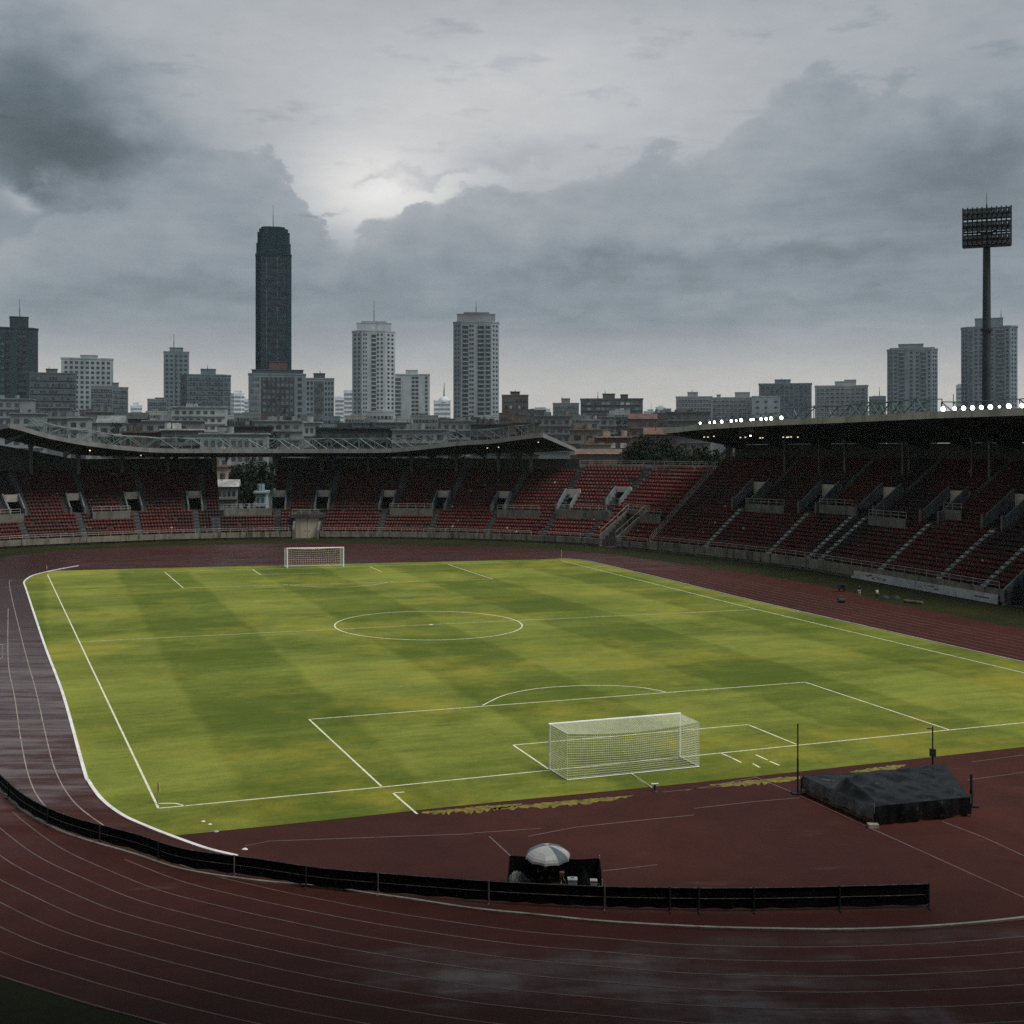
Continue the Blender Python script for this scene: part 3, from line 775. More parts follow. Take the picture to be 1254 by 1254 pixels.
# players' gate
gm = MB(); p0, p1 = at(g0, 2.0), at(g1, 2.0); q0, q1 = at(g0, 2.2), at(g1, 2.2)
gm.hexa([(v.x,v.y,0) for v in (p0,p1,q1,q0)]+[(v.x,v.y,3.5) for v in (p0,p1,q1,q0)]); go = gm.build('gate', M_gate, A.root)
gl = MB(); mid = at((g0+g1)/2, 1.96); (t_, n_) = A.frame((g0+g1)//2); gl.obox((mid.x,mid.y), t_, n_, .03, .03, .1, 3.4)
for sx_ in (-.35, .35): gl.obox((mid.x+t_[0]*sx_, mid.y+t_[1]*sx_), t_, n_, .05, .03, 1.05, 1.35)
gl.build('handle', M_dark, go)
for e in (g0, g1):
    wmb = MB(); s0, s1 = (e-.7, e) if e == g0 else (e, e+.7)
    pa = [at(s0,-.6), at(s1,-.6), at(s1,4), at(s0,4)]
    wmb.hexa([(v.x,v.y,0) for v in pa]+[(pa[0].x,pa[0].y,1.6),(pa[1].x,pa[1].y,1.6),(pa[2].x,pa[2].y,4.3),(pa[3].x,pa[3].y,4.3)])
    wmb.build('gate_wall', M_parap, A.root)
pl = MB(); pa = [at(g0-1.5,1.6), at(g1+1.5,1.6), at(g1+1.5,4.2), at(g0-1.5,4.2)]
pl.hexa([(v.x,v.y,3.55) for v in pa]+[(v.x,v.y,4.2) for v in pa]); pl.build('platform', M_conc, A.root)
A.railing(g0-1, g1+1, 1.7, 4.2, .8, 3, name='platform_railing')
# roof
lead_pts = [(11,522),(30,528),(45,533),(72,539),(100,544.3),(150,550.5),(195,553.8),(314,554),(480,553.8),(527,548.5),(574,543.6),(600,543.2),(632,538),(664,534.5)]
DL, DB = 3.0, 16.6
_li = []; _lz = []
for px, py in lead_pts:
    i = station(px, DL); q = at(i, DL); _li.append(i); _lz.append(H-(py-HY)*q.y/F)
_li = np.array(_li, float); _lz = np.array(_lz)
_kk = np.ones(9)/9
_gi = np.arange(_li[0], _li[-1]+1); _gz = np.interp(_gi, _li, _lz)
_gz = np.convolve(np.pad(_gz, 4, mode='edge'), _kk, 'valid')
zlA = lambda i: float(np.interp(i, _gi, _gz))
_iw0, _iw1 = station(11, DL), station(110, DL)
lwA = lambda i: max(0.0, min(1.0, (_iw1-i)/(_iw1-_iw0)))
zbA = lambda i: 14.5+.45*(zlA(i)-15.8)+2.4*lwA(i)
rA0, rA1 = _li[0], _li[-1]
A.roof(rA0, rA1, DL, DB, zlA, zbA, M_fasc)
A.back_wall(iL0, gap0, 11.0, lambda i: 14.0+3.0*lwA(i), 15.7, M_conc); A.back_wall(gap1, iLC, 11.0, lambda i: 14.0, 15.7, M_conc)
for px in (40, 95, 150, 205, 262, 340, 395, 450, 505, 560, 610, 652):
    i = station(px, 15); A.column(i, 14.9, 11.0, zbA(i)+.05)
A.truss(station(40, DL), station(655, DL), DL+.8, lambda i: zlA(i)+.2, 1.9, bay=4)
# small work lamps under the roof, a few of them lit
M_lampw = emit_mat('lamp_glow', (1.0, .93, .80), 9.0)
M_lampd = emit_mat('lamp_dim', (1.0, .85, .62), .9)
def hang_lamp(S, i, d, z, m, r=.13):
    p = at(i, d, z); mb = MB(); mb.tube(p, p+Vector((0,0,.16)), r, r*.8, k=8)
    o = mb.build('under_roof_lamp', m, S.root)
    b_ = MB(); b_.tube(p+Vector((0,0,.165)), p+Vector((0,0,.5)), r*.5, k=6); b_.build('lamp_bracket', M_dark, o)
for px in (110, 112, 172, 598, 612, 660): 
    i = station(px, 6); hang_lamp(A, i, 6, zlA(i)-.85, M_lampd, .12)

# ---------------------------------------------------------------- open corner stand
Cc = Stand('open_corner_stand', 'roofless red seated corner stand below dark trees between the two roofed stands', 'grandstand', iLC, iCR, 20, .80, .585, 1.15)
Cc.parapet(iLC+2, iT0-4, 5, 7)
Cc.cut(iT0, iT1, 0, 8, 0.0)
cV = station(757, 9)
Cc.vomitory(cV, 9, 13, 2)
cW = station(686, 8); Cc.vomitory(max(cW, iLC+3), 7, 12, 2)
Cc.parapet(iT1+2, iCR-3, 5, 7)
Cc.stairway(iLC+1, 0, 20); Cc.stairway(cV+2, 13, 20); Cc.stairway(cV-3, 9, 13); Cc.stairway(station(718,0), 0, 9)
Cc.stairway(iCR-1, 0, 20)
for j in list(range(iT0-1, iT0))+list(range(iT1, iT1+1)): Cc.seat[j-Cc.i0, 0:9] = False
Cc.riser0.update({(j-Cc.i0, 8): 3.6 for j in range(iT0, iT1)})
Cc.build_terrace(); Cc.seats(.98, M_seat_bright)
Cc.front_wall(iLC, iT0); Cc.front_wall(iT1, iCR)
Cc.railing(iLC, iT0-1, -.2, Cc.z0+.12, .7, 4); Cc.railing(iT1+1, iCR, -.2, Cc.z0+.12, .7, 4)
tn = MB(); q = lambda p, z_: (p.x, p.y, z_)
a_, b_, a2, b2_ = at(iT0,8*.8), at(iT1,8*.8), at(iT0,14), at(iT1,14)
tn.quad(q(a_,0),q(a2,0),q(a2,3.6),q(a_,3.6)).quad(q(b_,0),q(b2_,0),q(b2_,3.6),q(b_,3.6)).quad(q(a_,3.6),q(b_,3.6),q(b2_,3.6),q(a2,3.6)).quad(q(a2,0),q(b2_,0),q(b2_,3.6),q(a2,3.6))
tn.build('tunnel', M_conc, Cc.root)
for e in (iT0, iT1):
    wmb = MB(); s0, s1 = (e-.6, e) if e == iT0 else (e, e+.6)
    pa = [at(s0,-.5), at(s1,-.5), at(s1,6.6), at(s0,6.6)]
    wmb.hexa([(v.x,v.y,0) for v in pa]+[(pa[0].x,pa[0].y,1.8),(pa[1].x,pa[1].y,1.8),(pa[2].x,pa[2].y,5.9),(pa[3].x,pa[3].y,5.9)])
    wmb.build('tunnel_wall', M_parap, Cc.root)
    rl = MB(); pr = None
    for k_ in range(6):
        p_ = at(e, -.4+k_*1.35, 1.8+k_*.8); rl.tube(p_, p_+Vector((0,0,.85)), .03, k=5)
        if pr: rl.tube(pr+Vector((0,0,.85)), p_+Vector((0,0,.85)), .035, k=5)
        pr = p_
    rl.build('tunnel_railing', M_rail, Cc.root)
pl = MB(); pa = [at(iT0-2,6.2), at(iT1+2,6.2), at(iT1+2,7.6), at(iT0-2,7.6)]
pl.hexa([(v.x,v.y,5.05) for v in pa]+[(v.x,v.y,5.85) for v in pa]); pl.build('platform', M_parap, Cc.root)
Cc.railing(iT0-2, iT1+2, 6.3, 5.85, .85, 2, name='platform_railing')
topd = 20*.80
Cc.back_wall(iLC, iCR, 10, lambda i: 13.1, topd, mat('top_wall', (.26,.27,.265), .8, .2, .3, dirt=(.1,.1,.1), dirt_amt=.6, streak=True))
Cc.railing(iLC, iCR, topd+.1, 13.1, .6, 3, r=.03, broken=0, name='top_railing')
# sloping rail that divides it from the covered stand beside it
dv = MB(); pr = None
for k_ in range(21):
    p_ = at(iCR-.4, k_*.80, Cc.z0+.585*k_); dv.tube(p_, p_+Vector((0,0,1.1)), .035, k=5)
    if pr:
        for hh in (.35, .7, 1.1): dv.tube(pr+Vector((0,0,hh)), p_+Vector((0,0,hh)), .03, k=5)
    pr = p_
dv.build('dividing_rail', M_rail, Cc.root)

# ---------------------------------------------------------------- covered stand on the right
B = Stand('side_grandstand', 'steep covered grandstand on the right with lit floodlights along its roof', 'grandstand', iCR, NS, 28, .64, .465, 1.45)
VR = [station(x, 11.5) for x in (929, 1015, 1088, 1172, 1249)]
for k_, c in enumerate(VR): pass
par = [(913, 960, 11), (1003, 1052, 12), (1064, 1108, 10), (1155, 1178, 13)]
for a, b, r0 in par: B.parapet(station(a, r0*.64), station(b, r0*.64), r0, r0+2)
for c in VR: B.vomitory(c, 12, 19, 3, wall_h=1.15)
exit_c = station(1262, 3)
B.cut(exit_c, exit_c+7, 0, 9, 0.0); B.riser0.update({(j-B.i0, 9): 3.0 for j in range(exit_c, exit_c+7) if j < B.i1})
for c in VR:
    B.stairway(c, 0, 12, 1, M_stairp); B.stairway(c+4, 19, 28); B.stairway(c+4, 12, 19, 1, M_conc)
for px in (988, 1200): B.stairway(station(px, 0), 0, 12, 1, M_stairp)
B.build_terrace(); B.seats(.985, M_seat_shaded)
B.front_wall(iCR, exit_c); B.front_wall(exit_c+7, NS)
B.railing(iCR+1, exit_c-1, -.2, B.z0+.12, .75, 4); B.railing(exit_c+7, NS-1, -.2, B.z0+.12, .75, 4)
for e in (exit_c, exit_c+7):
    if e < NS:
        wmb = MB(); pa = [at(e-.5,-.5), at(e,-.5), at(e,5.8), at(e-.5,5.8)]
        wmb.hexa([(v.x,v.y,0) for v in pa]+[(pa[0].x,pa[0].y,1.6),(pa[1].x,pa[1].y,1.6),(pa[2].x,pa[2].y,6.2),(pa[3].x,pa[3].y,6.2)])
        wmb.build('exit_wall', M_vomw, B.root)
rl_pts = [(818,530),(852,526),(905,522.5),(960,519.6),(1054,515.6),(1150,511),(1254,507.5)]
_bi = []; _bz = []
for px, py in rl_pts:
    i = station(px, 3); q = at(i, 3); _bi.append(i); _bz.append(H-(py-HY)*q.y/F)
zlB = lambda i: float(np.interp(i, _bi, _bz)) if i <= _bi[-1] else _bz[-1]+(i-_bi[-1])*(_bz[-1]-_bz[-2])/(_bi[-1]-_bi[-2])
_pb = at(iCR, 18.6); zb0 = H+.05*_pb.y/F
zbB = lambda i: zb0+.25*(zlB(i)-zlB(iCR))
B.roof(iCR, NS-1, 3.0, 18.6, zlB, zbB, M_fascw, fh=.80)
B.back_wall(iCR+3, NS, 13.4, lambda i: zbB(i)-.05, 18.0, M_conc)
B.column(iCR+1, 17.6, 14.0, zbB(iCR)+.2, .42, M_dark)
for px in (958, 1000, 1033, 1105, 1112, 1188, 1210):
    i = station(px, 15); rr_ = .09 if px in (1000, 1112, 1188) else .16
    B.column(i, 15.2, B.z(23)+.2, zlB(i)+(zbB(i)-zlB(i))*.75, rr_)
iF0, iF1, iF2 = station(855, 4), station(957, 4), station(1148, 4)
B.truss(iF0, iF1, 4.2, lambda i: zlB(i)+.25, 1.15, bay=3.2, rows=1)
B.truss(iF1, iF2, 4.0, lambda i: zlB(i)+.25, 1.75, bay=3.4)
B.truss(iF2, station(1275, 4), 4.6, lambda i: zlB(i)+.25, 1.2, bay=3.2, rows=1)
M_flood = emit_mat('floodlight_glass', (1.0, .96, .86), 9.0)
lamps = [858,868,876,885,895,902,909,918.5,924,931,938,946,955.5, 1155.5,1168,1180,1191.5,1203.5,1214.5,1225,1234,1252]
for px in lamps:
    i = station(px, 3.6); z_ = zlB(i)+.95; p = at(i, 3.6, z_); t_, n_ = B.frame(i)
    aim = Vector((-n_[0]*.75-.35, -n_[1]*.75-.55, -.18)).normalized(); big_ = (random.Random(int(px*7)).uniform(.62, .95) if px < 1000 else random.Random(int(px*7)).uniform(.8, 1.05)) if px not in (868, 902, 924, 1225) else .5
    hb = MB(); hb.tube(p-aim*.45, p, .16, .36*big_, k=10); hb.tube(p+Vector((0,0,-.75)), p+Vector((0,0,-.2)), .05, k=5)
    ho_ = hb.build('floodlight', M_dark, B.root)
    gb = MB(); gb.tube(p+aim*.01, p+aim*.05, .29*big_, .27*big_, k=10); gb.build('lamp_glass', M_flood, ho_)
for px, d_ in ((862,6),(868,6.3),(873,6),(906,8),(912,8),(930,9),(934,9),(958,9),(962,9.2),(966,9),(970,9),(976,9.3),(919,7)):
    i = station(px, d_); z_ = zlB(i)+(zbB(i)-zlB(i))*(d_-3)/15.6-.7; hang_lamp(B, i, d_, z_, M_lampd if px != 919 else M_lampw, .12)
# weathered white board in front of the side stand
b0, b1 = G(1042.4,707.8), G(1221,740.8); dd = (b1-b0); L_ = dd.length; dd.normalize(); nn = Vector((-dd.y, dd.x, 0))
if nn.y < 0: nn = -nn
bm_, bt, bb_ = new_mat('board_paint'); p_ = bt.pos()
c_ = bt.mix(bt.sstep(bt.noise(p_, .8, 5, .6), .4, .65), (.46,.46,.45), (.33,.34,.33))
c_ = bt.mix(bt.sstep(bt.noise(bt.mapping(p_, scale=(1,1,.3)), 1.4, 5, .6), .56, .72, 0, .7), c_, (.20,.19,.17))
bt.put(bb_.inputs['Base Color'], c_); bb_.inputs['Roughness'].default_value = .7
brd = thing('pitchside_board', 'long white weathered board with faded red marks below the side stand', 'board', b0)
m1 = MB(); m1.obox((b0.x,b0.y), dd, nn, L_, .14, .05, 1.02, w0=0); m1.build('board_panel', bm_, brd)
m2 = MB(); rr = random.Random(5)
def marks(x0, x1, n):
    for k_ in range(n):
        x = x0+(x1-x0)*k_/n; zz = .5+rr.uniform(-.18, .18)
        m2.obox((b0.x,b0.y), dd, nn, x+rr.uniform(.25,.8), -.003, zz, zz+rr.uniform(.05,.22), w0=x, d0=-.012)
marks(3.2, 7.0, 7); marks(13.0, 16.5, 6)
m2.build('faded_lettering', mat('faded_red', (.22,.075,.06), .8, .3, 2), brd)
m3 = MB(); m3.obox((b0.x,b0.y), dd, nn, L_-1.2, -.003, .45, .62, w0=L_-3.4, d0=-.012); m3.build('faded_dark_lettering', mat('faded_grey', (.12,.12,.12), .8, .3, 2), brd)
m4 = MB()
for k_ in range(9):
    x = L_*k_/8; m4.obox((b0.x,b0.y), dd, nn, x+.08, .30, -.02, .95, w0=x-.08, d0=.142)
m4.build('support_post', M_dark, brd)

# ---------------------------------------------------------------- unseen main stand behind the eye, its deep roof added to shade the foreground
ms = thing('unseen_shade_grandstand', 'unseen main grandstand whose deep roof is added to darken the near ground', 'grandstand', (0, -10, 0))
mb = MB()
for k in range(44):
    y1 = 25-k*.95; z1 = 1.6+.52*k
    mb.box(-75, 75, y1-.95, y1-.004, -.1, z1)
mb.build('terrace', M_conc, ms)
rf = MB(); rf.hexa([(-85,-22,26.0),(85,-22,26.0),(85,30,34.0),(-85,30,34.0),(-85,-22,26.6),(85,-22,26.6),(85,30,34.8),(-85,30,34.8)]); rf.build('roof', M_soff, ms)  # overhang stretched forward to deepen the foreground shade
bw = MB(); bw.box(-80, 80, -21, -20, 20, 26.0); bw.build('back_wall', M_conc, ms)
for x in range(-72, 73, 18):
    cm_ = MB(); cm_.box(x-.35, x+.35, -18, -17.2, 22, 26.4); cm_.build('column', M_col, ms)
# ================================================================== the city beyond
def glass_mat(name, col, rough=.25, vary=.5):
    if name in _mc: return _mc[name]
    m, t, b = new_mat(name); p = t.pos()
    n_ = t.noise(t.mapping(p, scale=(.45, .45, .34)), 1.0, 2, .5)
    c = t.mix(t.sstep(n_, .35, .65), tuple(x*(1-vary) for x in col), tuple(x*(1+vary) for x in col))
    t.put(b.inputs['Base Color'], c); b.inputs['Roughness'].default_value = rough; _mc[name] = m; return m
def band_mat(name, glass, frame, pitch):
    """ribbon window: glass broken by mullions and by curtains of different tone"""
    if name in _mc: return _mc[name]
    m, t, b = new_mat(name); p = t.pos()
    x, y, z = t.sep(p)[:3]
    s_ = t.m('FRACT', t.m('DIVIDE', t.m('ADD', x, t.m('MULTIPLY', y, .8)), pitch))
    cell = t.m('FLOOR', t.m('DIVIDE', t.m('ADD', x, t.m('MULTIPLY', y, .8)), pitch))
    wn = t.n('ShaderNodeTexWhiteNoise', noise_dimensions='2D'); t.put(wn.inputs['Vector'], t.comb(cell, t.m('FLOOR', t.m('DIVIDE', z, 2.9))))
    r = wn.outputs['Value']
    g = t.mix(t.sstep(r, .2, .95), tuple(q*.6 for q in glass), tuple(min(1, q*2.4) for q in glass))
    g = t.mix(t.m('GREATER_THAN', s_, .76), g, frame)
    t.put(b.inputs['Base Color'], g); b.inputs['Roughness'].default_value = .35; _mc[name] = m; return m

class Bld:
    def __init__(s, name, label, D, x0, x1, ytop, color, depth=None, cham=0.0, yaw=0.0, group=None, z0=0.0, cat='building', dirt=.5):
        s.D = D; s.cx = ((x0+x1)/2-627)*D/F; s.W = (x1-x0)*D/F; s.zt = H-(ytop-HY)*D/F; s.z0 = z0
        s.depth = depth or s.W*.7; s.yaw = yaw-math.atan2(s.cx, D)*(1.0 if D > 500 else .6)
        s.root = thing(name, label, cat, (s.cx, D, z0), group)
        w, dp = s.W/2, s.depth; c = cham
        if c: s.poly = [(-w+c,0),(w-c,0),(w,c),(w,dp-c),(w-c,dp),(-w+c,dp),(-w,dp-c),(-w,c)]
        else: s.poly = [(-w,0),(w,0),(w,dp),(-w,dp)]
        s.poly = [s.T(x, y) for x, y in s.poly]
        nm = 'facade_%03d_%03d_%03d' % tuple(int(q*1000) for q in color)
        s.wm = mat(nm, color, .8, .14, .09, dirt=tuple(q*.45 for q in color), dirt_amt=dirt, streak=True)
        s.color = color; s.nwin = 0; s.spare = MB(); s.gm = None
    def T(s, x, y):
        c, n_ = math.cos(s.yaw), math.sin(s.yaw); return (s.cx+x*c-y*n_, s.D+x*n_+y*c)
    def body(s, slab=True):
        MB().prism(s.poly, s.z0, s.zt).build('wall', s.wm, s.root)
        k = 1.018; ctr = s.T(0, s.depth/2)
        big = [(ctr[0]+(x-ctr[0])*k, ctr[1]+(y-ctr[1])*k) for x, y in s.poly]
        s.roofo = MB().prism(big, s.zt+.003, s.zt+max(.5, .0012*s.D)).build('roof', s.wm if slab is True else slab, s.root)
        return s
    def local_box(s, mb, x0, x1, y0, y1, z0, z1):
        p = [s.T(x0,y0), s.T(x1,y0), s.T(x1,y1), s.T(x0,y1)]
        return mb.hexa([(x,y,z0) for x, y in p]+[(x,y,z1) for x, y in p])
    def top(s, x0, x1, ytop, color=None, name='roof_house', zb=None, frac=.5, depth=None):
        """a box on the roof, given by its photo columns"""
        a = (x0-627)*s.D/F-s.cx; b = (x1-627)*s.D/F-s.cx; z = H-(ytop-HY)*s.D/F
        y0 = s.depth*.15; y1 = y0+(depth or s.depth*frac)
        m_ = s.wm if color is None else mat('facade_%02d_%02d_%02d' % tuple(int(q*100) for q in color), color, .8, .14, .09)
        zb = (s.zt+.004) if zb is None else zb
        mb = MB(); s.local_box(mb, a, b, y0, y1, zb, z); s.local_box(mb, a-.2, b+.2, y0-.2, y1+.2, z+.002, z+max(.3, .0006*s.D))
        return mb.build(name, m_, s.root)
    def antenna(s, px, ytop, ybot, r=None):
        x = (px-627)*s.D/F-s.cx; q = s.T(x, s.depth*.4); r = r or s.D*.00022
        z0, z1 = H-(ybot-HY)*s.D/F, H-(ytop-HY)*s.D/F
        MB().tube((q[0],q[1],z0), (q[0],q[1],z0+(z1-z0)*.55), r*1.5, k=5).tube((q[0],q[1],z0+(z1-z0)*.55), (q[0],q[1],z1), r*.8, k=5).build('antenna', M_dark, s.root)
    def edges(s):
        k = len(s.poly); out = []
        for i in range(k):
            a, b = Vector((*s.poly[i],0)), Vector((*s.poly[(i+1) % k],0)); d = b-a; n_ = Vector((d.y, -d.x, 0)).normalized()
            mid = (a+b)/2
            if n_.dot(-mid) > 0.05*mid.length: out.append((a, b, n_))
        return out
    def bands(s, fh=3.0, frac=.5, zmin=None, glass=(.030,.042,.048), pitch=None, inset=.04, ledge=True, edges=None, ztop=None):
        pitch = pitch or max(1.6, s.W/14)
        gm_ = band_mat('ribbon_%d_%02d%02d' % (int(pitch*10), int(s.color[0]*100), int(glass[0]*100)), glass, tuple(q*.75 for q in s.color), pitch)
        zmin = s.z0+2 if zmin is None else zmin; z = (ztop or s.zt)-fh*.9
        while z > zmin:
            mb = MB(); lb = MB()
            for a, b, n_ in (edges or s.edges()):
                d = (b-a); L_ = d.length; d.normalize()
                mb.obox((a.x,a.y), (d.x,d.y), (n_.x,n_.y), L_*(1-inset), .10, z, z+fh*frac, w0=L_*inset, d0=-.05)
                if ledge: lb.obox((a.x,a.y), (d.x,d.y), (n_.x,n_.y), L_*(1-inset*.5), .32, z-.28, z-.05, w0=L_*inset*.5, d0=-.05)
            o = mb.build('window_band', gm_, s.root)
            if ledge: lb.build('ledge', s.wm, o)
            z -= fh
    def grid(s, cols, fh, wfrac_h=.5, edge=0, ztop=None, zmin=None, glass=(.020,.030,.035), jitter=True):
        """single windows on one facade edge: cols = list of (start, end) as fractions of the edge"""
        es = s.edges()
        if edge >= len(es): return
        a, b, n_ = es[edge]; d = b-a; L_ = d.length; d.normalize()
        gm_ = glass_mat('pane_%02d_%02d' % (int(glass[0]*100), int(glass[2]*100)), glass); s.gm = gm_
        z = (ztop or s.zt)-fh*.95; zmin = zmin or s.z0+3
        while z > zmin:
            for c0, c1 in cols:
                w_ = MB() if s.nwin < 100 else s.spare
                w_.obox((a.x,a.y), (d.x,d.y), (n_.x,n_.y), L_*c1, .12, z, z+fh*wfrac_h, w0=L_*c0, d0=-.04)
                if s.nwin < 100: w_.build('window', gm_, s.root)
                s.nwin += 1
            z -= fh
    def strip(s, c0, c1, glass=(.04,.055,.065), edge=0, fh=3.0, ztop=None, balcony=True):
        """a dark recessed-looking bay of glass with balcony slabs, full height"""
        a, b, n_ = s.edges()[edge]; d = b-a; L_ = d.length; d.normalize(); zt = (ztop or s.zt)-1.2
        o = MB().obox((a.x,a.y), (d.x,d.y), (n_.x,n_.y), L_*c1, .08, s.z0+2, zt, w0=L_*c0, d0=-.04).build('window_bay', glass_mat('bay_%02d' % int(glass[0]*100), glass, .3), s.root)
        if balcony:
            mb = MB(); z = zt-fh*.35
            while z > s.z0+3:
                mb.obox((a.x,a.y), (d.x,d.y), (n_.x,n_.y), L_*c1-.12, .75, z, z+fh*.26, w0=L_*c0+.12, d0=.085); z -= fh
            mb.build('balconies', s.wm, o)
    def done(s):
        if s.spare.v:
            o = s.spare.build('remaining_windows', s.gm, s.root); o['kind'] = 'stuff'
def ev(n, a=.04, b=.96, fill=.55):
    w_ = (b-a)/n; return [(a+w_*(i+.5-fill/2), a+w_*(i+.5+fill/2)) for i in range(n)]

MIST = (.58,.64,.67); MIST2 = (.36,.42,.45); DK = (.022,.040,.048); MDK = (.05,.075,.085); GREY = (.145,.185,.20); PALE = (.26,.30,.315); WHITE = (.36,.40,.415)  # MIST tones put distance haze into the wall colour
# -- big towers and blocks, left to right across the skyline
b = Bld('dark_tower', 'dark slab tower with a raised roof block on the far left of the skyline', 600, -30, 44, 402, DK, cham=3); b.body(); b.top(11.5, 33, 387); b.antenna(23, 363, 387)
b.strip(.50,.58,(.02,.026,.03)); b.strip(.74,.90,(.03,.036,.04)); b.bands(3.0, .38, glass=(.03,.04,.045), ledge=False, edges=[(lambda e: (e[0]+(e[1]-e[0])*.05, e[0]+(e[1]-e[0])*.48, e[2]))(b.edges()[0])], zmin=20); b.done()
b = Bld('office_block', 'dark squat block with a small roof box beside the dark slab tower', 560, 38, 92, 458, (.085,.10,.11)); b.body(); b.top(57, 70, 452); b.antenna(60.5, 448, 453); b.bands(3.2, .45, zmin=24)
b = Bld('apartment_block', 'pale apartment block with rows of dark windows and a low roof house', 820, 77, 137, 440, PALE); b.body(); b.top(99, 119, 435); b.grid(ev(9), 3.4, .5, zmin=26); b.done()
b = Bld('stepped_block', 'grey stepped block attached right of the pale apartment block', 760, 118, 156, 475.5, (.13,.155,.165)); b.body(); b.top(137.5, 145, 469, frac=.8); b.bands(3.2, .45, zmin=22)
b = Bld('office_block', 'low dark grey office block below the pale apartment block on the left', 700, 112, 138, 474, (.15,.17,.18)); b.body(); b.bands(3.0, .5, zmin=22)
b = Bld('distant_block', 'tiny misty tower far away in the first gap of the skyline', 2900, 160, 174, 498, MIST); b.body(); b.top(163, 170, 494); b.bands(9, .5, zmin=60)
b = Bld('slim_tower', 'slim grey tower with narrow raised top and thin antenna', 900, 201, 231, 432, (.12,.16,.175)); b.body(); b.top(208, 224, 426); b.antenna(213, 409, 426); b.strip(.44,.50,(.06,.07,.075), balcony=False); b.grid(ev(5), 3.4, .42, zmin=28); b.done()
b = Bld('office_block', 'wide grey block with horizontal window bands below the slim tower', 720, 222, 282, 460, (.12,.16,.175), cham=4); b.body(); b.top(246, 264, 452); b.antenna(254, 446, 452); b.bands(2.9, .48, zmin=22)
b = Bld('low_block', 'low pale grey block in front of the slim tower base', 760, 181, 204, 490, GREY); b.body(); b.top(190, 201, 487.5); b.bands(3.2, .45, zmin=22)
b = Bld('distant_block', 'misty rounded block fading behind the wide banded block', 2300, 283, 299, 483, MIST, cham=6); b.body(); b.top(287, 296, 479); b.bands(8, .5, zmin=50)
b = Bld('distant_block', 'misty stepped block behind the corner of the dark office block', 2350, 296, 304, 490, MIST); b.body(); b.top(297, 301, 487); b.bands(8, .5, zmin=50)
# the tallest tower with stepped shoulders
b = Bld('skyscraper', 'tallest dark glass skyscraper with rounded shoulders and a thin mast', 620, 313.3, 356.7, 312, (.006,.024,.034), cham=2.4, dirt=.2)
b.body(); z = lambda y: H-(y-HY)*620/F
def shoulder(x0, x1, ya, yb, inset):
    a = (x0-627)*620/F-b.cx; c_ = (x1-627)*620/F-b.cx; w_ = 2.2
    pl_ = [(a+w_,inset),(c_-w_,inset),(c_,inset+w_),(c_,b.depth-inset-w_),(c_-w_,b.depth-inset),(a+w_,b.depth-inset),(a,b.depth-inset-w_),(a,inset+w_)]
    MB().prism([b.T(*q) for q in pl_], z(yb), z(ya)).build('crown_tier', b.wm, b.root)
shoulder(314.2, 355.8, 297, 311.2, .35); shoulder(315.6, 354.6, 283.5, 296.9, .8); shoulder(317.6, 352.6, 279, 283.4, 1.4); shoulder(320, 349, 276.5, 278.9, 2.0)
b.antenna(334.5, 249, 276.5, .12)
gsk = (.006,.018,.026)
for c0, c1 in ((.03,.22),(.26,.62),(.66,.97)): b.strip(c0, c1, gsk, balcony=False)
fl = MB(); a, e_, n_ = b.edges()[0]; d_ = (e_-a).normalized(); zz = 20
while zz < b.zt-1: fl.obox((a.x,a.y), (d_.x,d_.y), (n_.x,n_.y), (e_-a).length-.3, .14, zz, zz+.35, w0=.3, d0=.085); zz += 3.3
fl.build('floor_lines', b.wm, b.root)
for c0 in (.24, .64): b.strip(c0-.012, c0+.012, (.075,.095,.10), balcony=False)
b = Bld('office_block', 'dark banded office block with pale wings and red brown roof box under the skyscraper', 560, 305, 374, 459, (.15,.19,.205), depth=16); b.body(); b.top(309, 371, 453, MDK, 'roof_parapet', frac=.8)
b.top(330, 351, 443, (.11,.060,.060), 'roof_box', zb=H-(452-HY)*560/F, frac=.4); b.antenna(340, 437, 443)
b.strip(.22, .80, (.030,.038,.043), fh=2.9, balcony=False); b.grid(ev(7,.24,.79,.62), 2.9, .5, glass=(.07,.085,.095), zmin=26); b.grid([(.04,.10),(.12,.19)], 2.9, .5, glass=(.10,.115,.12), zmin=26); b.grid([(.86,.93)], 2.9, .55, glass=(.03,.04,.045), zmin=26); b.done()
b = Bld('apartment_block', 'grey apartment block with a dark central shaft right of the skyscraper base', 700, 370, 409, 464.5, (.17,.21,.225)); b.body(); b.top(384, 398, 457.5, MDK); b.antenna(392, 453, 457.5); b.strip(.38,.68,(.06,.075,.08), balcony=False); b.grid(ev(3,.02,.36), 3.1, .5, zmin=24); b.grid(ev(3,.70,.99), 3.1, .5, zmin=24); b.done()
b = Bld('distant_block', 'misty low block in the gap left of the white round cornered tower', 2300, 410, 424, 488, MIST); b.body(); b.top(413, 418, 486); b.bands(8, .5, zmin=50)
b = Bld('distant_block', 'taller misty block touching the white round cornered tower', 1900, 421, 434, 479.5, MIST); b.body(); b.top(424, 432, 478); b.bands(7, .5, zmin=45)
b = Bld('white_tower', 'white round cornered tower with many small windows and a thin mast', 800, 431.3, 484, 406, WHITE, cham=6.5); b.body()
b.top(437, 479, 395.5, name='crown', frac=.75); b.top(443, 473, 393.5, name='crown_cap', zb=H-(395.2-HY)*800/F, frac=.6); b.antenna(458, 367, 393.5)
b.strip(.42, .60, (.055,.07,.08), fh=2.9); b.grid(ev(2,.04,.24,.5)+[(.64,.72),(.80,.88)], 2.9, .5, zmin=26)
E_ = b.edges()
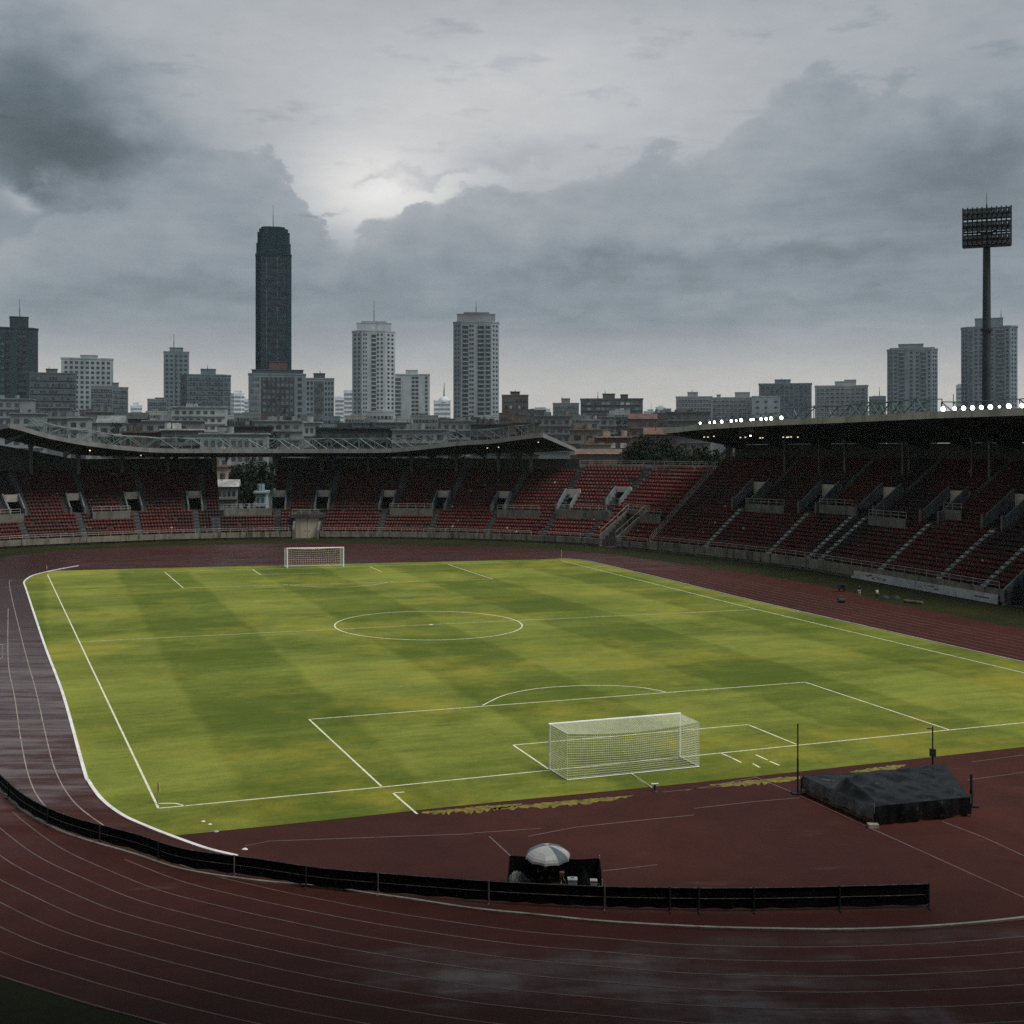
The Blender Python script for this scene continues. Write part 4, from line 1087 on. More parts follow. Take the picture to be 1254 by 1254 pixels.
for ei in range(1, len(E_)): b.grid(ev(2,.08,.92,.5), 2.9, .5, edge=ei, zmin=26)
if len(E_) > 2: pass
b.done()
b = Bld('apartment_block', 'white block with three dark window columns beside the white round cornered tower', 860, 480, 526.3, 459.5, WHITE); b.body(); b.top(497, 511.6, 453.5); b.strip(.03,.24,(.13,.145,.15), fh=2.9); b.grid([(.52,.60),(.62,.70),(.88,.94)], 2.9, .6, zmin=26); b.done()
b = Bld('distant_dome_building', 'misty domed building with a tall spire between two tall towers', 2400, 531, 552, 492, MIST); b.body()
dm = MB(); ctr = b.T((541.5-541.5)*1.0, b.depth*.45); rad = 7.5*2400/F
for k_ in range(5):
    a0, a1 = k_/5*math.pi/2, (k_+1)/5*math.pi/2; z1 = b.zt
    for j in range(14):
        t0, t1 = j/14*2*math.pi, (j+1)/14*2*math.pi
        f_ = lambda a_, t_: (ctr[0]+rad*math.cos(a_)*math.cos(t_)+4, ctr[1]+rad*math.cos(a_)*math.sin(t_), z1+rad*.95*math.sin(a_))
        dm.quad(f_(a0,t0), f_(a0,t1), f_(a1,t1), f_(a1,t0))
dm.build('dome', b.wm, b.root); zz = lambda y: H-(y-HY)*2400/F
MB().tube((ctr[0]+3.5,ctr[1],b.zt+rad*.6), (ctr[0]+4.2,ctr[1],zz(468.5)), 2.0, .5, k=6).build('spire', M_dark, b.root); b.bands(9, .45, zmin=50)
b = Bld('grey_tower', 'tall grey tower with dark balcony bays and a round crown', 760, 555, 611.3, 395, (.25,.285,.30), cham=5); b.body()
b.top(559.6, 606.4, 384.5, (.20,.22,.23), 'crown', frac=.8); b.top(568, 599, 382.5, (.20,.22,.23), 'crown_cap', zb=H-(384.2-HY)*760/F); b.antenna(583, 367, 382.5)
b.strip(.06,.24,(.035,.048,.056), fh=2.9); b.strip(.56,.76,(.035,.048,.056), fh=2.9); b.strip(.82,.97,(.045,.06,.068), fh=2.9); b.grid([(.28,.34),(.36,.42)], 2.9, .45, zmin=26)
for ei in range(1, len(b.edges())): b.grid(ev(2,.1,.9,.5), 2.9, .45, edge=ei, zmin=26)
b.done()
b = Bld('brick_block', 'dark brick block with lit windows right of the tall grey tower', 520, 614.6, 647, 485, (.085,.075,.072)); b.body(); b.top(625, 636.5, 480); b.antenna(631, 477, 480); b.bands(2.9, .38, zmin=18, ledge=False); b.grid([(.30,.38),(.62,.70)], 5.8, .22, glass=(.30,.27,.22), zmin=20); b.done()
b = Bld('distant_block', 'misty grey block beyond the dark brick block', 1500, 649, 674, 502, MIST2, cham=5); b.body(); b.top(655, 668, 499.5); b.bands(5, .45, zmin=36)
b = Bld('office_block', 'grey stepped office block left of the wide dark block', 820, 677, 709, 495, (.16,.18,.185)); b.body(); b.top(687.5, 698, 488.5); b.antenna(688.5, 485, 488.5); b.bands(3.0, .45, zmin=26)
b = Bld('wide_block', 'wide dark apartment block with two roof houses and pale balconies', 640, 711, 787, 489.5, (.075,.085,.09), depth=18); b.body(); b.top(738, 753, 482.5); b.top(760, 769, 483.5); b.antenna(741, 477, 482.5); b.antenna(732, 479, 489); b.bands(3.0, .46, zmin=20, glass=(.075,.085,.09)); b.grid([(.64,.70),(.73,.79)], 3.0, .4, glass=(.28,.30,.30), zmin=24); b.done()
b = Bld('distant_block', 'small misty flats right of the wide dark block', 1500, 788, 804, 505, MIST2); b.body(); b.top(793, 800, 502); b.bands(5, .45, zmin=36)
b = Bld('distant_block', 'misty cream tower top between wide dark block and long grey flats', 2200, 803, 815, 500, MIST, cham=3); b.body(); b.top(806, 812, 497.5); b.bands(8, .45, zmin=50)
b = Bld('small_block', 'small grey house block just left of the long grey flats', 1000, 812, 822, 502, GREY); b.body(); b.top(814, 819, 501); b.bands(3.4, .45, zmin=30)
b = Bld('flats', 'grey flats with a square roof house behind the first lit floodlights', 900, 828, 872, 487, (.25,.27,.275)); b.body(); b.top(842, 854.7, 480.6); b.antenna(847.5, 476.5, 480.6); b.bands(3.2, .42, zmin=26)
b = Bld('flats', 'long low grey flats with round roof tank behind the lit floodlights', 940, 871, 930.5, 488, (.26,.275,.28)); b.body(); b.top(900, 918, 480.8); b.top(878, 882.5, 483.4, name='roof_tank'); b.bands(3.2, .40, zmin=26); b.done()
b = Bld('flats', 'pale grey gabled flats in front of the dark blue block', 860, 921, 955, 486.5, PALE); b.body(); b.grid([(.15,.25),(.45,.55),(.80,.90)], 4.2, .35, zmin=30); b.done()
b = Bld('office_block', 'dark blue grey block with ribbon windows behind the side stand roof', 900, 930, 993, 471, (.155,.185,.205)); b.body(); b.top(949, 968, 465); b.antenna(957.5, 461.5, 465); b.bands(3.3, .52, zmin=26); b.done()
b = Bld('flats', 'pale flats with a stepped roof right of the dark blue block', 940, 999, 1061.5, 473.5, (.31,.325,.33)); b.body(); b.top(1022.6, 1047.7, 467.4); b.top(1034, 1047.7, 465.5, zb=H-(467.1-HY)*940/F); b.antenna(1041, 464, 465.5); b.bands(3.2, .40, zmin=26); b.done()
b = Bld('small_block', 'small dark block with a leaning mast between pale flats and a tower', 1100, 1064.7, 1084.5, 487, (.15,.175,.19)); b.body(); b.top(1069, 1083, 485.5); b.antenna(1077, 474, 485.5); b.bands(3.6, .45, zmin=34)
b = Bld('blue_grey_tower', 'blue grey tower with window columns left of the floodlight mast', 900, 1087.7, 1146.6, 428.5, (.19,.235,.26), cham=4.5); b.body(); b.top(1101, 1130, 421.3); b.top(1091, 1143, 426, name='parapet', frac=.7); b.antenna(1117, 419, 421.3)
b.strip(.15,.30,(.06,.078,.09), fh=3.1); b.strip(.72,.86,(.06,.078,.09), fh=3.1); b.grid([(.03,.10),(.44,.51),(.60,.67),(.91,.97)], 3.1, .5, zmin=32)
for ei in range(1, len(b.edges())): b.grid(ev(2,.1,.9,.5), 3.1, .5, edge=ei, zmin=32)
b.done()
b = Bld('blue_grey_tower', 'taller blue grey tower standing directly behind the floodlight mast', 880, 1179, 1243.5, 401, (.17,.215,.24), cham=5); b.body(); b.top(1195, 1227, 389.5); b.antenna(1225, 378, 389.5)
b.strip(.03,.10,(.055,.072,.084), fh=3.1); b.strip(.66,.86,(.05,.066,.078), fh=3.1); b.grid([(.16,.22),(.28,.34),(.40,.46),(.54,.60),(.90,.96)], 3.1, .5, zmin=32)
for ei in range(1, len(b.edges())): b.grid(ev(2,.1,.9,.5), 3.1, .5, edge=ei, zmin=32)
b.done()
b = Bld('distant_block', 'misty sliver of a block left of the taller blue grey tower', 1900, 1171, 1179, 473, MIST2); b.body(); b.top(1173, 1177, 471); b.bands(7, .45, zmin=45)

# -- low houses and flats packed behind the stadium
def house(name, label, D, x0, x1, ytop, color_, roof=None, fh=3.0, pitched=False, glass=(.05,.055,.06), n=None, cat='house', depth=None, frac=.42):
    color = tuple(round(q*.80, 3) for q in color_)
    b = Bld(name, label, D, x0, x1, ytop, color, depth=depth or max(7, (x1-x0)*D/F*.6), cat=cat)
    rm = mat('roof_%03d%03d' % (int((roof or color)[0]*1000), int((roof or color)[2]*1000)), roof or color, .8, .25, .4, dirt=(.05,.05,.05), dirt_amt=.5)
    MB().prism(b.poly, 0, b.zt).build('wall', b.wm, b.root)
    w_, dp = b.W/2, b.depth
    if pitched:
        q = [b.T(-w_-.4,-.5), b.T(w_+.4,-.5), b.T(w_+.4,dp+.5), b.T(-w_-.4,dp+.5)]; r0, r1 = b.T(-w_-.4,dp/2), b.T(w_+.4,dp/2); hz_ = b.zt+dp*.28; e = b.zt+.004
        mb = MB(); mb.quad((*q[0],e),(*q[1],e),(*r1,hz_),(*r0,hz_)).quad((*q[2],e),(*q[3],e),(*r0,hz_),(*r1,hz_)).poly([(*q[1],e),(*q[2],e),(*r1,hz_)]).poly([(*q[3],e),(*q[0],e),(*r0,hz_)]).quad((*q[3],e),(*q[2],e),(*q[1],e),(*q[0],e)); mb.build('roof', rm, b.root)
    else:
        mb = MB(); b.local_box(mb, -w_-.35, w_+.35, -.5, dp+.3, b.zt+.003, b.zt+.35); b.local_box(mb, -w_*.5, -w_*.1, dp*.3, dp*.6, b.zt+.353, b.zt+1.6); mb.build('roof', rm, b.root)
    rt = random.Random(int(x0*13+ytop))
    for q_ in range(rt.randint(1, 3)):
        xx = rt.uniform(-.8, .8)*w_; yy = dp*rt.uniform(.15, .5); q0 = b.T(xx, yy); zb_ = b.zt+.36+(dp*.28*(1-abs(yy-dp/2)/(dp/2)) if pitched else 0)-.1
        if rt.random() < .5 and not pitched: MB().tube((q0[0],q0[1],zb_), (q0[0],q0[1],zb_+1.5), .75, k=10).build('water_tank', rm, b.root)
        else: MB().tube((q0[0],q0[1],zb_-.2), (q0[0],q0[1],zb_+rt.uniform(2, 4)), .05, k=4).build('aerial', M_dark, b.root)
    n = n or max(2, int(b.W/2.6)); z_ = b.zt-fh*.85; a, e_, n_ = b.edges()[0]; d_ = e_-a; L_ = d_.length; d_.normalize(); k_ = 0
    gm_ = glass_mat('pane_%02d_%02d' % (int(glass[0]*100), int(glass[2]*100)), glass)
    while z_ > max(2, b.zt-fh*4.2):
        for c0, c1 in ev(n, .04, .96, .55):
            if rng.random() < .1: continue
            f_ = MB().obox((a.x,a.y), (d_.x,d_.y), (n_.x,n_.y), L_*c1, .08, z_, z_+fh*frac, w0=L_*c0, d0=-.03).build('window', gm_, b.root)
        MB().obox((a.x,a.y), (d_.x,d_.y), (n_.x,n_.y), L_+.15, .5, z_-fh*.32, z_-fh*.12, w0=-.15, d0=-.03).build('balcony', b.wm, b.root)
        z_ -= fh; k_ += 1
    return b
WH = (.29,.315,.32); CR = (.26,.245,.22); OR = (.17,.115,.085); BR = (.115,.072,.058); GY = (.17,.19,.19); DKG = (.075,.08,.082)
house('low_flats', 'pale flats with stacked terraces at the foot of the dark slab tower', 430, -25, 36, 489, (.24,.28,.29), fh=3.2)
house('low_flats', 'pale terraced building just above the left roof end', 330, 14, 52, 507, (.24,.27,.275))
house('low_flats', 'dark grey flats between the left roof end and the squat dark block', 400, 50, 84, 500, (.16,.18,.19))
house('row_house', 'small white house with a flat roof left of the stepped block', 340, 84, 108, 512, WH)
house('low_flats', 'grey flats with small roof hut below the stepped block', 380, 106, 136, 505, (.17,.19,.195))
house('row_house', 'white gabled house near the left roof truss', 300, 120, 150, 518, (.27,.28,.28), roof=GY, pitched=True)
house('row_house', 'dark roofed house below the first gap of the skyline', 350, 150, 178, 513, DKG, roof=(.05,.05,.05), pitched=True)
house('low_flats', 'light grey flats with long balconies above the roof truss', 320, 176, 246, 516, (.22,.235,.24), fh=2.8)
house('low_flats', 'white apartment house with scattered windows below the wide banded block', 460, 211, 275, 499, (.36,.39,.395), fh=3.0)
house('row_house', 'dark brown house behind the left roof truss', 270, 150, 200, 530, (.10,.085,.08), roof=(.09,.07,.065))
house('row_house', 'grey house with a pale roof edge behind the left roof truss', 270, 198, 246, 527, (.15,.15,.15), roof=(.4,.4,.39))
house('low_flats', 'long white building with a row of dark windows above the low roof edge', 265, 246, 326, 532, WH, n=9, fh=3.2)
house('row_house', 'long dark roofed hall above the long white building', 330, 272, 332, 523, (.055,.055,.058), roof=(.045,.045,.05), n=4)
house('low_flats', 'pale house block beneath the dark banded office block', 380, 312, 370, 516, (.24,.26,.265), fh=2.8)
house('row_house', 'white small house below the skyscraper base', 310, 372, 392, 518, (.32,.34,.34), n=3)
house('row_house', 'dark long hall below the white round cornered tower', 300, 388, 482, 525, (.05,.053,.055), roof=(.04,.042,.045), n=6)
house('low_flats', 'grey low flats below the white block with dark columns', 400, 428, 500, 518, (.17,.19,.195))
house('row_house', 'light terrace row between white tower and tall grey tower', 300, 480, 548, 527, (.25,.26,.25), roof=GY, fh=2.8)
house('low_flats', 'pale low flats beneath the tall grey tower', 420, 540, 606, 516, (.21,.235,.24))
house('row_house', 'dark flat roofed hall near the roof peak', 330, 576, 625, 520, (.09,.09,.09), roof=(.07,.07,.07), n=4)
house('row_house', 'brown house below the dark brick block', 360, 618, 660, 518, (.13,.095,.08))
house('low_flats', 'grey house row right of the roof peak', 420, 655, 700, 510, (.18,.19,.19))
house('row_house', 'white box house in front of the wide dark block', 430, 712, 734, 515, WH, n=2)
house('row_house', 'pinkish house with brick front in front of the wide dark block', 430, 770, 804, 513, (.155,.11,.10), roof=BR, pitched=True)
house('row_house', 'pale house with terrace right of the white box house', 450, 734, 772, 511, (.22,.235,.235))
house('row_house', 'cream and orange house right of the roof end', 310, 698, 746, 527, CR, roof=OR)
house('row_house', 'red brown brick house with white windows left of the dark trees', 290, 728, 772, 536, BR, glass=(.36,.37,.38), roof=(.30,.22,.18))
house('row_house', 'white house front with dark doors at the roof corner', 272, 712, 748, 545, (.40,.39,.35), roof=(.20,.13,.09))
house('row_house', 'low house with orange roof just over the corner stand wall', 262, 706, 760, 556, (.20,.145,.115), roof=OR, pitched=True, fh=2.4, depth=4)
house('row_house', 'brown sloped roof house behind the dark trees', 330, 790, 832, 532, BR, roof=(.15,.085,.065), pitched=True)
house('row_house', 'grey house cluster left of the side stand roof', 520, 800, 832, 506, (.18,.19,.19))
house('row_house', 'grey brown house row right behind the side roof corner', 480, 818, 870, 505, (.14,.14,.135))
house('low_flats', 'white two window house seen through the gap in the stand', 262, 258, 281, 557, (.40,.41,.40), n=2, fh=3.3, frac=.5)
house('row_house', 'orange and cream shop house seen through the gap in the stand', 250, 255, 279, 572, (.42,.33,.25), n=2, roof=OR)
house('shed', 'low shed with a pale curved roof seen through the gap in the stand', 240, 266, 290, 596, (.20,.21,.21), roof=(.34,.34,.33), pitched=True, n=4, fh=2.2, depth=5)
house('shed', 'small pale box shed at the right of the stand gap', 238, 313, 325, 604, (.30,.38,.42), n=2, fh=2.2)
house('row_house', 'dark roofed house behind the trees in the stand gap', 275, 284, 330, 568, (.10,.085,.08), roof=(.06,.05,.05), pitched=True)
house('row_house', 'pale orange house glimpsed past the end column of the side stand', 300, 892, 925, 548, (.45,.33,.22), roof=(.3,.25,.2))
# many more small roofs, one by one, filling the city floor behind
rr = random.Random(21); k_ = 0
walls = [('white',(.32,.35,.355)),('grey',(.16,.18,.185)),('cream',(.27,.265,.24)),('brown',(.09,.07,.062)),('blue grey',(.13,.165,.185)),('dark grey',(.055,.065,.07))]
names = ['above the left end of the roof','above the low middle of the roof','left of the roof peak','right of the roof peak','above the side stand roof']
for px in list(range(-10, 830, 27)):
    D_ = rr.uniform(470, 640); cn, cc_ = walls[rr.randrange(6)]; w_ = rr.uniform(20, 34); yt = rr.uniform(503, 515)
    where = names[0] if px < 180 else names[1] if px < 500 else names[2] if px < 660 else names[3]
    house('city_house', f'small {cn} flat roofed house in the packed city {where}', D_, px, px+w_, yt, tuple(q*rr.uniform(.85, 1.15) for q in cc_), group='small houses packed behind the stadium', n=3) if False else None
    b = Bld('city_house', f'small {cn} flat roofed house packed among others {where}', D_, px, px+w_, yt, tuple(round(q, 2) for q in cc_), group='small houses packed behind the stadium', cat='house'); b.body(); b.top(px+w_*.3, px+w_*.55, yt-rr.uniform(1.5, 3.5), name='roof_hut'); b.bands(3.0, .42, zmin=b.zt-13, ledge=False)

# -- trees
def leaf_mat():
    m, t, b = new_mat('tree_leaves'); p = t.pos()
    r = t.n('ShaderNodeNewGeometry').outputs['Random Per Island']
    c = t.mix(t.sstep(t.m('ADD', t.m('MULTIPLY', r, .6), t.m('MULTIPLY', t.noise(p, .4, 4), .6)), .3, .9), (.006,.011,.006), (.022,.031,.014))
    t.put(b.inputs['Base Color'], c); b.inputs['Roughness'].default_value = .8; b.inputs['Specular IOR Level'].default_value = .1; return m
M_leaf = leaf_mat(); M_bark = mat('bark', (.06,.048,.038), .9, .3, 2)
def tree(label, px, D, ytop, rad, n=1500, ybase=None, name='tree', group=None, seed=0):
    x = (px-627)*D/F; zt = H-(ytop-HY)*D/F; rr = random.Random(seed); base = Vector((x, D, 0))
    root = thing(name, label, 'tree', base, group)
    tk = MB(); hgt = zt*.5
    tk.tube(base, base+Vector((.2,.1,hgt*.6)), .35, .26, k=8).tube(base+Vector((.2,.1,hgt*.6)), base+Vector((0,0,zt*.8)), .26, .08, k=7)
    cl = []
    for k in range(11):
        a = rr.uniform(0, 6.28); f = rr.uniform(.15, .95); e = rr.uniform(.35, .88)
        c = base+Vector((math.cos(a)*rad*f*.8, math.sin(a)*rad*f*.8, zt*(.42+.5*e*(1-.35*f))))
        tk.tube(base+Vector((.1,.05,hgt*rr.uniform(.5, .9))), c, .13, .04, k=5); cl.append((c, rad*rr.uniform(.32, .55)))
    cl.append((base+Vector((0,0,zt-rad*.38)), rad*.45))
    tk.build('trunk', M_bark, root)
    lv = MB()
    for k in range(n):
        c, r_ = cl[rr.randrange(len(cl))]
        u = Vector((rr.gauss(0,1), rr.gauss(0,1), rr.gauss(0,1))).normalized()*r_*(rr.random()**.45); u.z *= .75
        p = c+u; s_ = rr.uniform(.22, .5); a1 = Vector((rr.gauss(0,1), rr.gauss(0,1), rr.gauss(0,.7))).normalized(); a2 = a1.cross(Vector((rr.gauss(0,1), rr.gauss(0,1), rr.gauss(0,1)))).normalized()
        lv.quad(p-a1*s_, p-a2*s_*.55, p+a1*s_, p+a2*s_*.55)
    lv.build('crown', M_leaf, root)
for k, (px, D, yt, rad, lab) in enumerate([
    (772,262,545,5.0,'low dark tree at the left edge of the grove behind the corner stand'),
    (789,252,529,6.0,'tall dark rounded tree on the left of the grove behind the corner stand'),
    (812,262,533,6.0,'dark tree between the tallest two in the grove behind the corner stand'),
    (832,250,541,5.8,'dark tree under the corner of the side stand roof'),
    (856,255,542,5.8,'broad dark tree in the middle right of the grove'),
    (879,252,547,5.2,'dark tree near the end column of the side stand'),
    (806,244,551,5.0,'low dark bushy tree in front of the grove'),
    (846,243,553,5.0,'low dark bushy tree in front of the roof corner'),
    (893,246,556,3.6,'small dark tree beside the end column of the side stand'),
    (289,252,567,3.8,'round dark tree on the left in the stand gap'),
    (307,256,558,4.6,'tallest dark tree seen through the stand gap'),
    (325,250,563,4.0,'dark tree at the right side of the stand gap'),
    (300,244,590,2.6,'small dark bush tree low in the stand gap')]):
    tree(lab, px, D, yt, rad, n=2800 if rad > 4.9 else 1300, seed=k+3)
for k, (px, D, yt, rad, lab) in enumerate([(142,300,514,4.5,'dark street tree among houses left of the first skyline gap'),(394,310,521,4.5,'dark street tree among houses below the grey apartment block'),(636,330,520,4.0,'dark street tree below the dark brick block'),(760,420,512,5.0,'dark street tree below the wide dark block'),(332,280,526,4.5,'dark street tree right of the long white building'),(560,300,526,4.0,'dark street tree below the tall grey tower')]):
    tree(lab, px, D, yt, rad, n=800, seed=k+40)
# ================================================================== props on the ground
M_white = mat('goal_paint', (.86,.86,.84), .4, .08, 2)
M_net = mat('net_cord', (.74,.76,.58), .8, .1, 3)
M_black = mat('black_cloth', (.005,.0055,.006), .9, .4, .8, dirt=(.011,.011,.012), dirt_amt=.6, spec=.12)
M_post = mat('barrier_post', (.12,.105,.09), .6, .3, 2, dirt=(.2,.12,.06), dirt_amt=.4)

def goal(label, L0, R0, L1, R1, h, hb, cell, wire, pr, stay=True):
    """L0/R0 front posts on the ground, L1/R1 back corners on the ground"""
    ctr = (L0+R0)/2; g = thing('football_goal', label, 'goal', ctr); up = Vector((0,0,1))
    for p in (L0, R0): MB().tube(p, p+up*h, pr, k=10).build('post', M_white, g)
    MB().tube(L0+up*h+(L0-R0).normalized()*pr, R0+up*h-(L0-R0).normalized()*pr, pr, k=10).build('crossbar', M_white, g)
    fr = MB(); t0, t1 = L1+up*hb, R1+up*hb
    for a, b in ((L0+up*.04, L1+up*.04), (R0+up*.04, R1+up*.04), (L1+up*.04, R1+up*.04)): fr.tube(a, b, pr*.48, k=6)
    for a, b in ((L1, t0), (R1, t1), (L0+up*h, t0), (R0+up*h, t1)): fr.tube(a, b, pr*.27, k=6)
    fr.build('net_frame', M_white, g)
    nb = MB()
    def panel(a, b, c, d, sag=0.0, bulge=None):      # a-b bottom edge, d-c top edge
        nu = max(2, int((b-a).length/cell)); nv_ = max(2, int(max((d-a).length, (c-b).length)/cell))
        def q(u, v):
            p = (a*(1-u)+b*u)*(1-v)+(d*(1-u)+c*u)*v
            p = p-up*sag*4*u*(1-u)*v
            if bulge is not None: p = p+bulge*math.sin(math.pi*u)*math.sin(math.pi*min(1, v*1.0))*(.7+.3*math.sin(u*17))
            return p
        st_ = 2
        for i in range(nu+1):
            for j in range(0, nv_, st_): nb.tube(q(i/nu, j/nv_), q(i/nu, min(1, (j+st_)/nv_)), wire, k=3, cap=False)
        for j in range(nv_+1):
            for i in range(0, nu, st_): nb.tube(q(i/nu, j/nv_), q(min(1, (i+st_)/nu), j/nv_), wire, k=3, cap=False)
    bk = ((L1+R1)/2-(L0+R0)/2); bk.z = 0; bk.normalize()
    panel(L1, R1, t1, t0, sag=.22, bulge=bk*.16); panel(L0+up*h, R0+up*h, t1, t0, sag=.22); panel(L0, L1, t0, L0+up*h, bulge=None); panel(R0, R1, t1, R0+up*h)
    nb.build('net', M_net, g)
    return g
gl_, gr_ = G(673,942.7), G(832.1,927.6)
goal('white football goal with a full net standing on the near goal line', gl_, gr_, G(694.5,956), G(856,939.6), 2.32, 2.30, .115, .0075, .055)
fl_, fr_ = G(351.8,695.6), G(420.6,694.2)
goal('small white football goal on the far goal line before the red track', fl_, fr_, fl_+Vector((-.75,2.0,0)), fr_+Vector((-.75,2.0,0)), 2.62, 2.5, .3, .012, .085)
# loose rope and sprinkler behind the near goal
rp = MB(); pts = catmull([G(772.8,947.7,.03), G(785,955,.03), G(797.5,964.3,.03)], 6); rp.path(pts, .03, 6); o = rp.build('rope', mat('rope_fibre', (.5,.46,.33), .8, .2, 4)); tag(o, 'pale rope running from the near goal net to the red track', 'rope')
sp_ = thing('sprinkler', 'small dark sprinkler head at the end of the pale rope', 'sprinkler', G(802,969)); q = G(802,969)
MB().tube(q, q+Vector((0,0,.30)), .05, k=8).build('riser', M_dark, sp_); MB().tube(q+Vector((-.16,.03,.33)), q+Vector((.16,-.03,.36)), .045, k=8).build('nozzle', M_white, sp_); MB().tube(q, q+Vector((0,0,.06)), .18, .12, k=10).build('base', M_dark, sp_)
# corner flags
def corner_flag(label, p, h, pole, cloth, flagdir):
    g = thing('corner_flag', label, 'corner flag', p)
    MB().tube(p, p+Vector((0,0,h)), .028, k=8).build('pole', pole, g)
    mb = MB(); n = 5; z0 = h-.42
    for i in range(n):
        a, b = i/n, (i+1)/n; w = lambda t: Vector((flagdir*.13*t+.02*math.sin(t*6), .05*math.sin(t*7), -.08*t))
        mb.quad(p+Vector((0,0,z0))+w(a), p+Vector((0,0,z0))+w(b), p+Vector((0,0,h-.02))+w(b), p+Vector((0,0,h-.02))+w(a))
        mb.quad(p+Vector((.012,.03,z0))+w(a), p+Vector((.012,.03,z0))+w(b), p+Vector((.012,.03,h-.02))+w(b), p+Vector((.012,.03,h-.02))+w(a))
    mb.build('flag', cloth, g)
corner_flag('thin corner post with furled yellow flag at the near left pitch corner', G(193.6,985), 1.08, mat('flag_pole', (.30,.30,.20), .5, .2, 4), mat('flag_yellow', (.45,.36,.08), .8, .2, 4), .6)
corner_flag('small orange corner flag at the far left pitch corner', G(56.8,701.5), 1.0, mat('flag_pole_orange', (.40,.14,.07), .5, .2, 4), mat('flag_orange', (.55,.20,.12), .8, .2, 4), .6)
corner_flag('tall thin red and white corner flag at the far right pitch corner', G(687.6,686.5), 1.5, mat('flag_pole_pale', (.60,.45,.42), .5, .2, 4), mat('flag_red', (.50,.16,.14), .8, .2, 4), .4)

# ---- long black barrier round the near bend
bot = catmull([G(*p) for p in ((-30,945),(-14,957),(0,967),(32.5,995),(82.6,1020),(165,1043.5),(225,1063),(314,1076),(390,1088),(463,1095),(580,1104.5),(660,1109.5),(740,1113.3),(820,1115),(894,1115.8),(1000,1114.5),(1136.7,1111))], 10)
bar = thing('barrier', 'long low black cloth barrier curving around the near bend of the track', 'barrier', bot[len(bot)//2])
hs = lambda f: .73+.12*f
cloth = MB(); kN = len(bot)
for i in range(kN-1):
    f0, f1 = i/(kN-1), (i+1)/(kN-1); a, b = bot[i], bot[i+1]; d = (b-a).normalized(); n = Vector((-d.y, d.x, 0))*.02
    w0, w1 = Vector((0,0,.10+.02*math.sin(i*1.7))), Vector((0,0,.10+.02*math.sin((i+1)*1.7)))
    s0, s1 = Vector((0,0,hs(f0)-.012*abs(math.sin(i*.8)))), Vector((0,0,hs(f1)-.012*abs(math.sin((i+1)*.8))))
    o0, o1 = n*(1.2*math.sin(i*1.3)), n*(1.2*math.sin((i+1)*1.3))
    cloth.hexa([a-n+w0+o0, b-n+w1+o1, b+n+w1+o1, a+n+w0+o0, a-n+s0, b-n+s1, b+n+s1, a+n+s0])
cloth.build('cloth_screen', M_black, bar)
for zf in (1.0, .55):
    rail = MB()
    pts = [bot[i]+Vector((0,0,hs(i/(kN-1))*zf+.0))-Vector((0,.045,0)) for i in range(kN)]
    rail.path(pts, .014, 5) if zf < 1 else rail.path(pts, .018, 5)
    rail.build('rail', mat('barrier_rail', (.06,.06,.06), .5, .3, 2, dirt=(.22,.20,.15), dirt_amt=.8), bar)
def near_i(px): return min(range(kN), key=lambda i: abs(627+F*bot[i].x/bot[i].y-px))
for px in (10, 60, 120, 195, 285, 375, 463, 600.5, 740.5, 822, 857, 920, 1025, 1136):
    p = bot[near_i(px)]-Vector((0,.075,0)); hh = hs(near_i(px)/kN)
    mb = MB(); mb.tube(p, p+Vector((0,0,hh+.04)), .032, k=7)
    mb.tube(p+Vector((-.02,-.22,.02)), p+Vector((.02,.30,.02)), .03, k=6)
    mb.build('support_post', M_post if px in (463, 600.5, 740.5, 285) else M_dark, bar)

# ---- covered landing mat with its uprights
mt = thing('landing_mat', 'high jump landing mat under a sagging black tarpaulin on the red apron', 'landing mat', G(1070,1000))
A0, B0, C0, D0 = G(1070.7,1011.5), G(1186.7,999.5), Vector((20.9,57.6,0)), G(982.5,971.5)
base_h = .16
mb = MB(); sh = lambda p, c, f: c+(p-c)*f
ctr = (A0+B0+C0+D0)/4
mb.hexa([sh(p, ctr, .97)+Vector((0,0,.001)) for p in (A0,B0,C0,D0)]+[sh(p, ctr, .97)+Vector((0,0,base_h)) for p in (A0,B0,C0,D0)])
mb.build('base', mat('pallet_wood', (.16,.085,.045), .8, .4, 3), mt)
mb = MB(); mb.hexa([sh(p, ctr, .96)+Vector((0,0,base_h+.004)) for p in (A0,B0,C0,D0)]+[sh(p, ctr, .95)+Vector((0,0,.78)) for p in (A0,B0,C0,D0)]); mb.build('foam', mat('foam_cover', (.06,.065,.075), .8, .3, 1), mt)
def tarp_mat():
    m, t, b = new_mat('tarpaulin'); p = t.pos()
    n_ = t.noise(p, 1.3, 6, .65); c = t.mix(t.sstep(n_, .4, .7), (.003,.0033,.0036), (.010,.0105,.0115)); c = t.mix(t.sstep(t.noise(t.mapping(p, scale=(1,1,.4)), 3.5, 5, .7), .58, .75, 0, .6), c, (.09,.09,.09))
    t.put(b.inputs['Base Color'], c); b.inputs['Roughness'].default_value = .38; b.inputs['Specular IOR Level'].default_value = .22
    return m
M_tarp = tarp_mat()
NQ = 64; tv = []
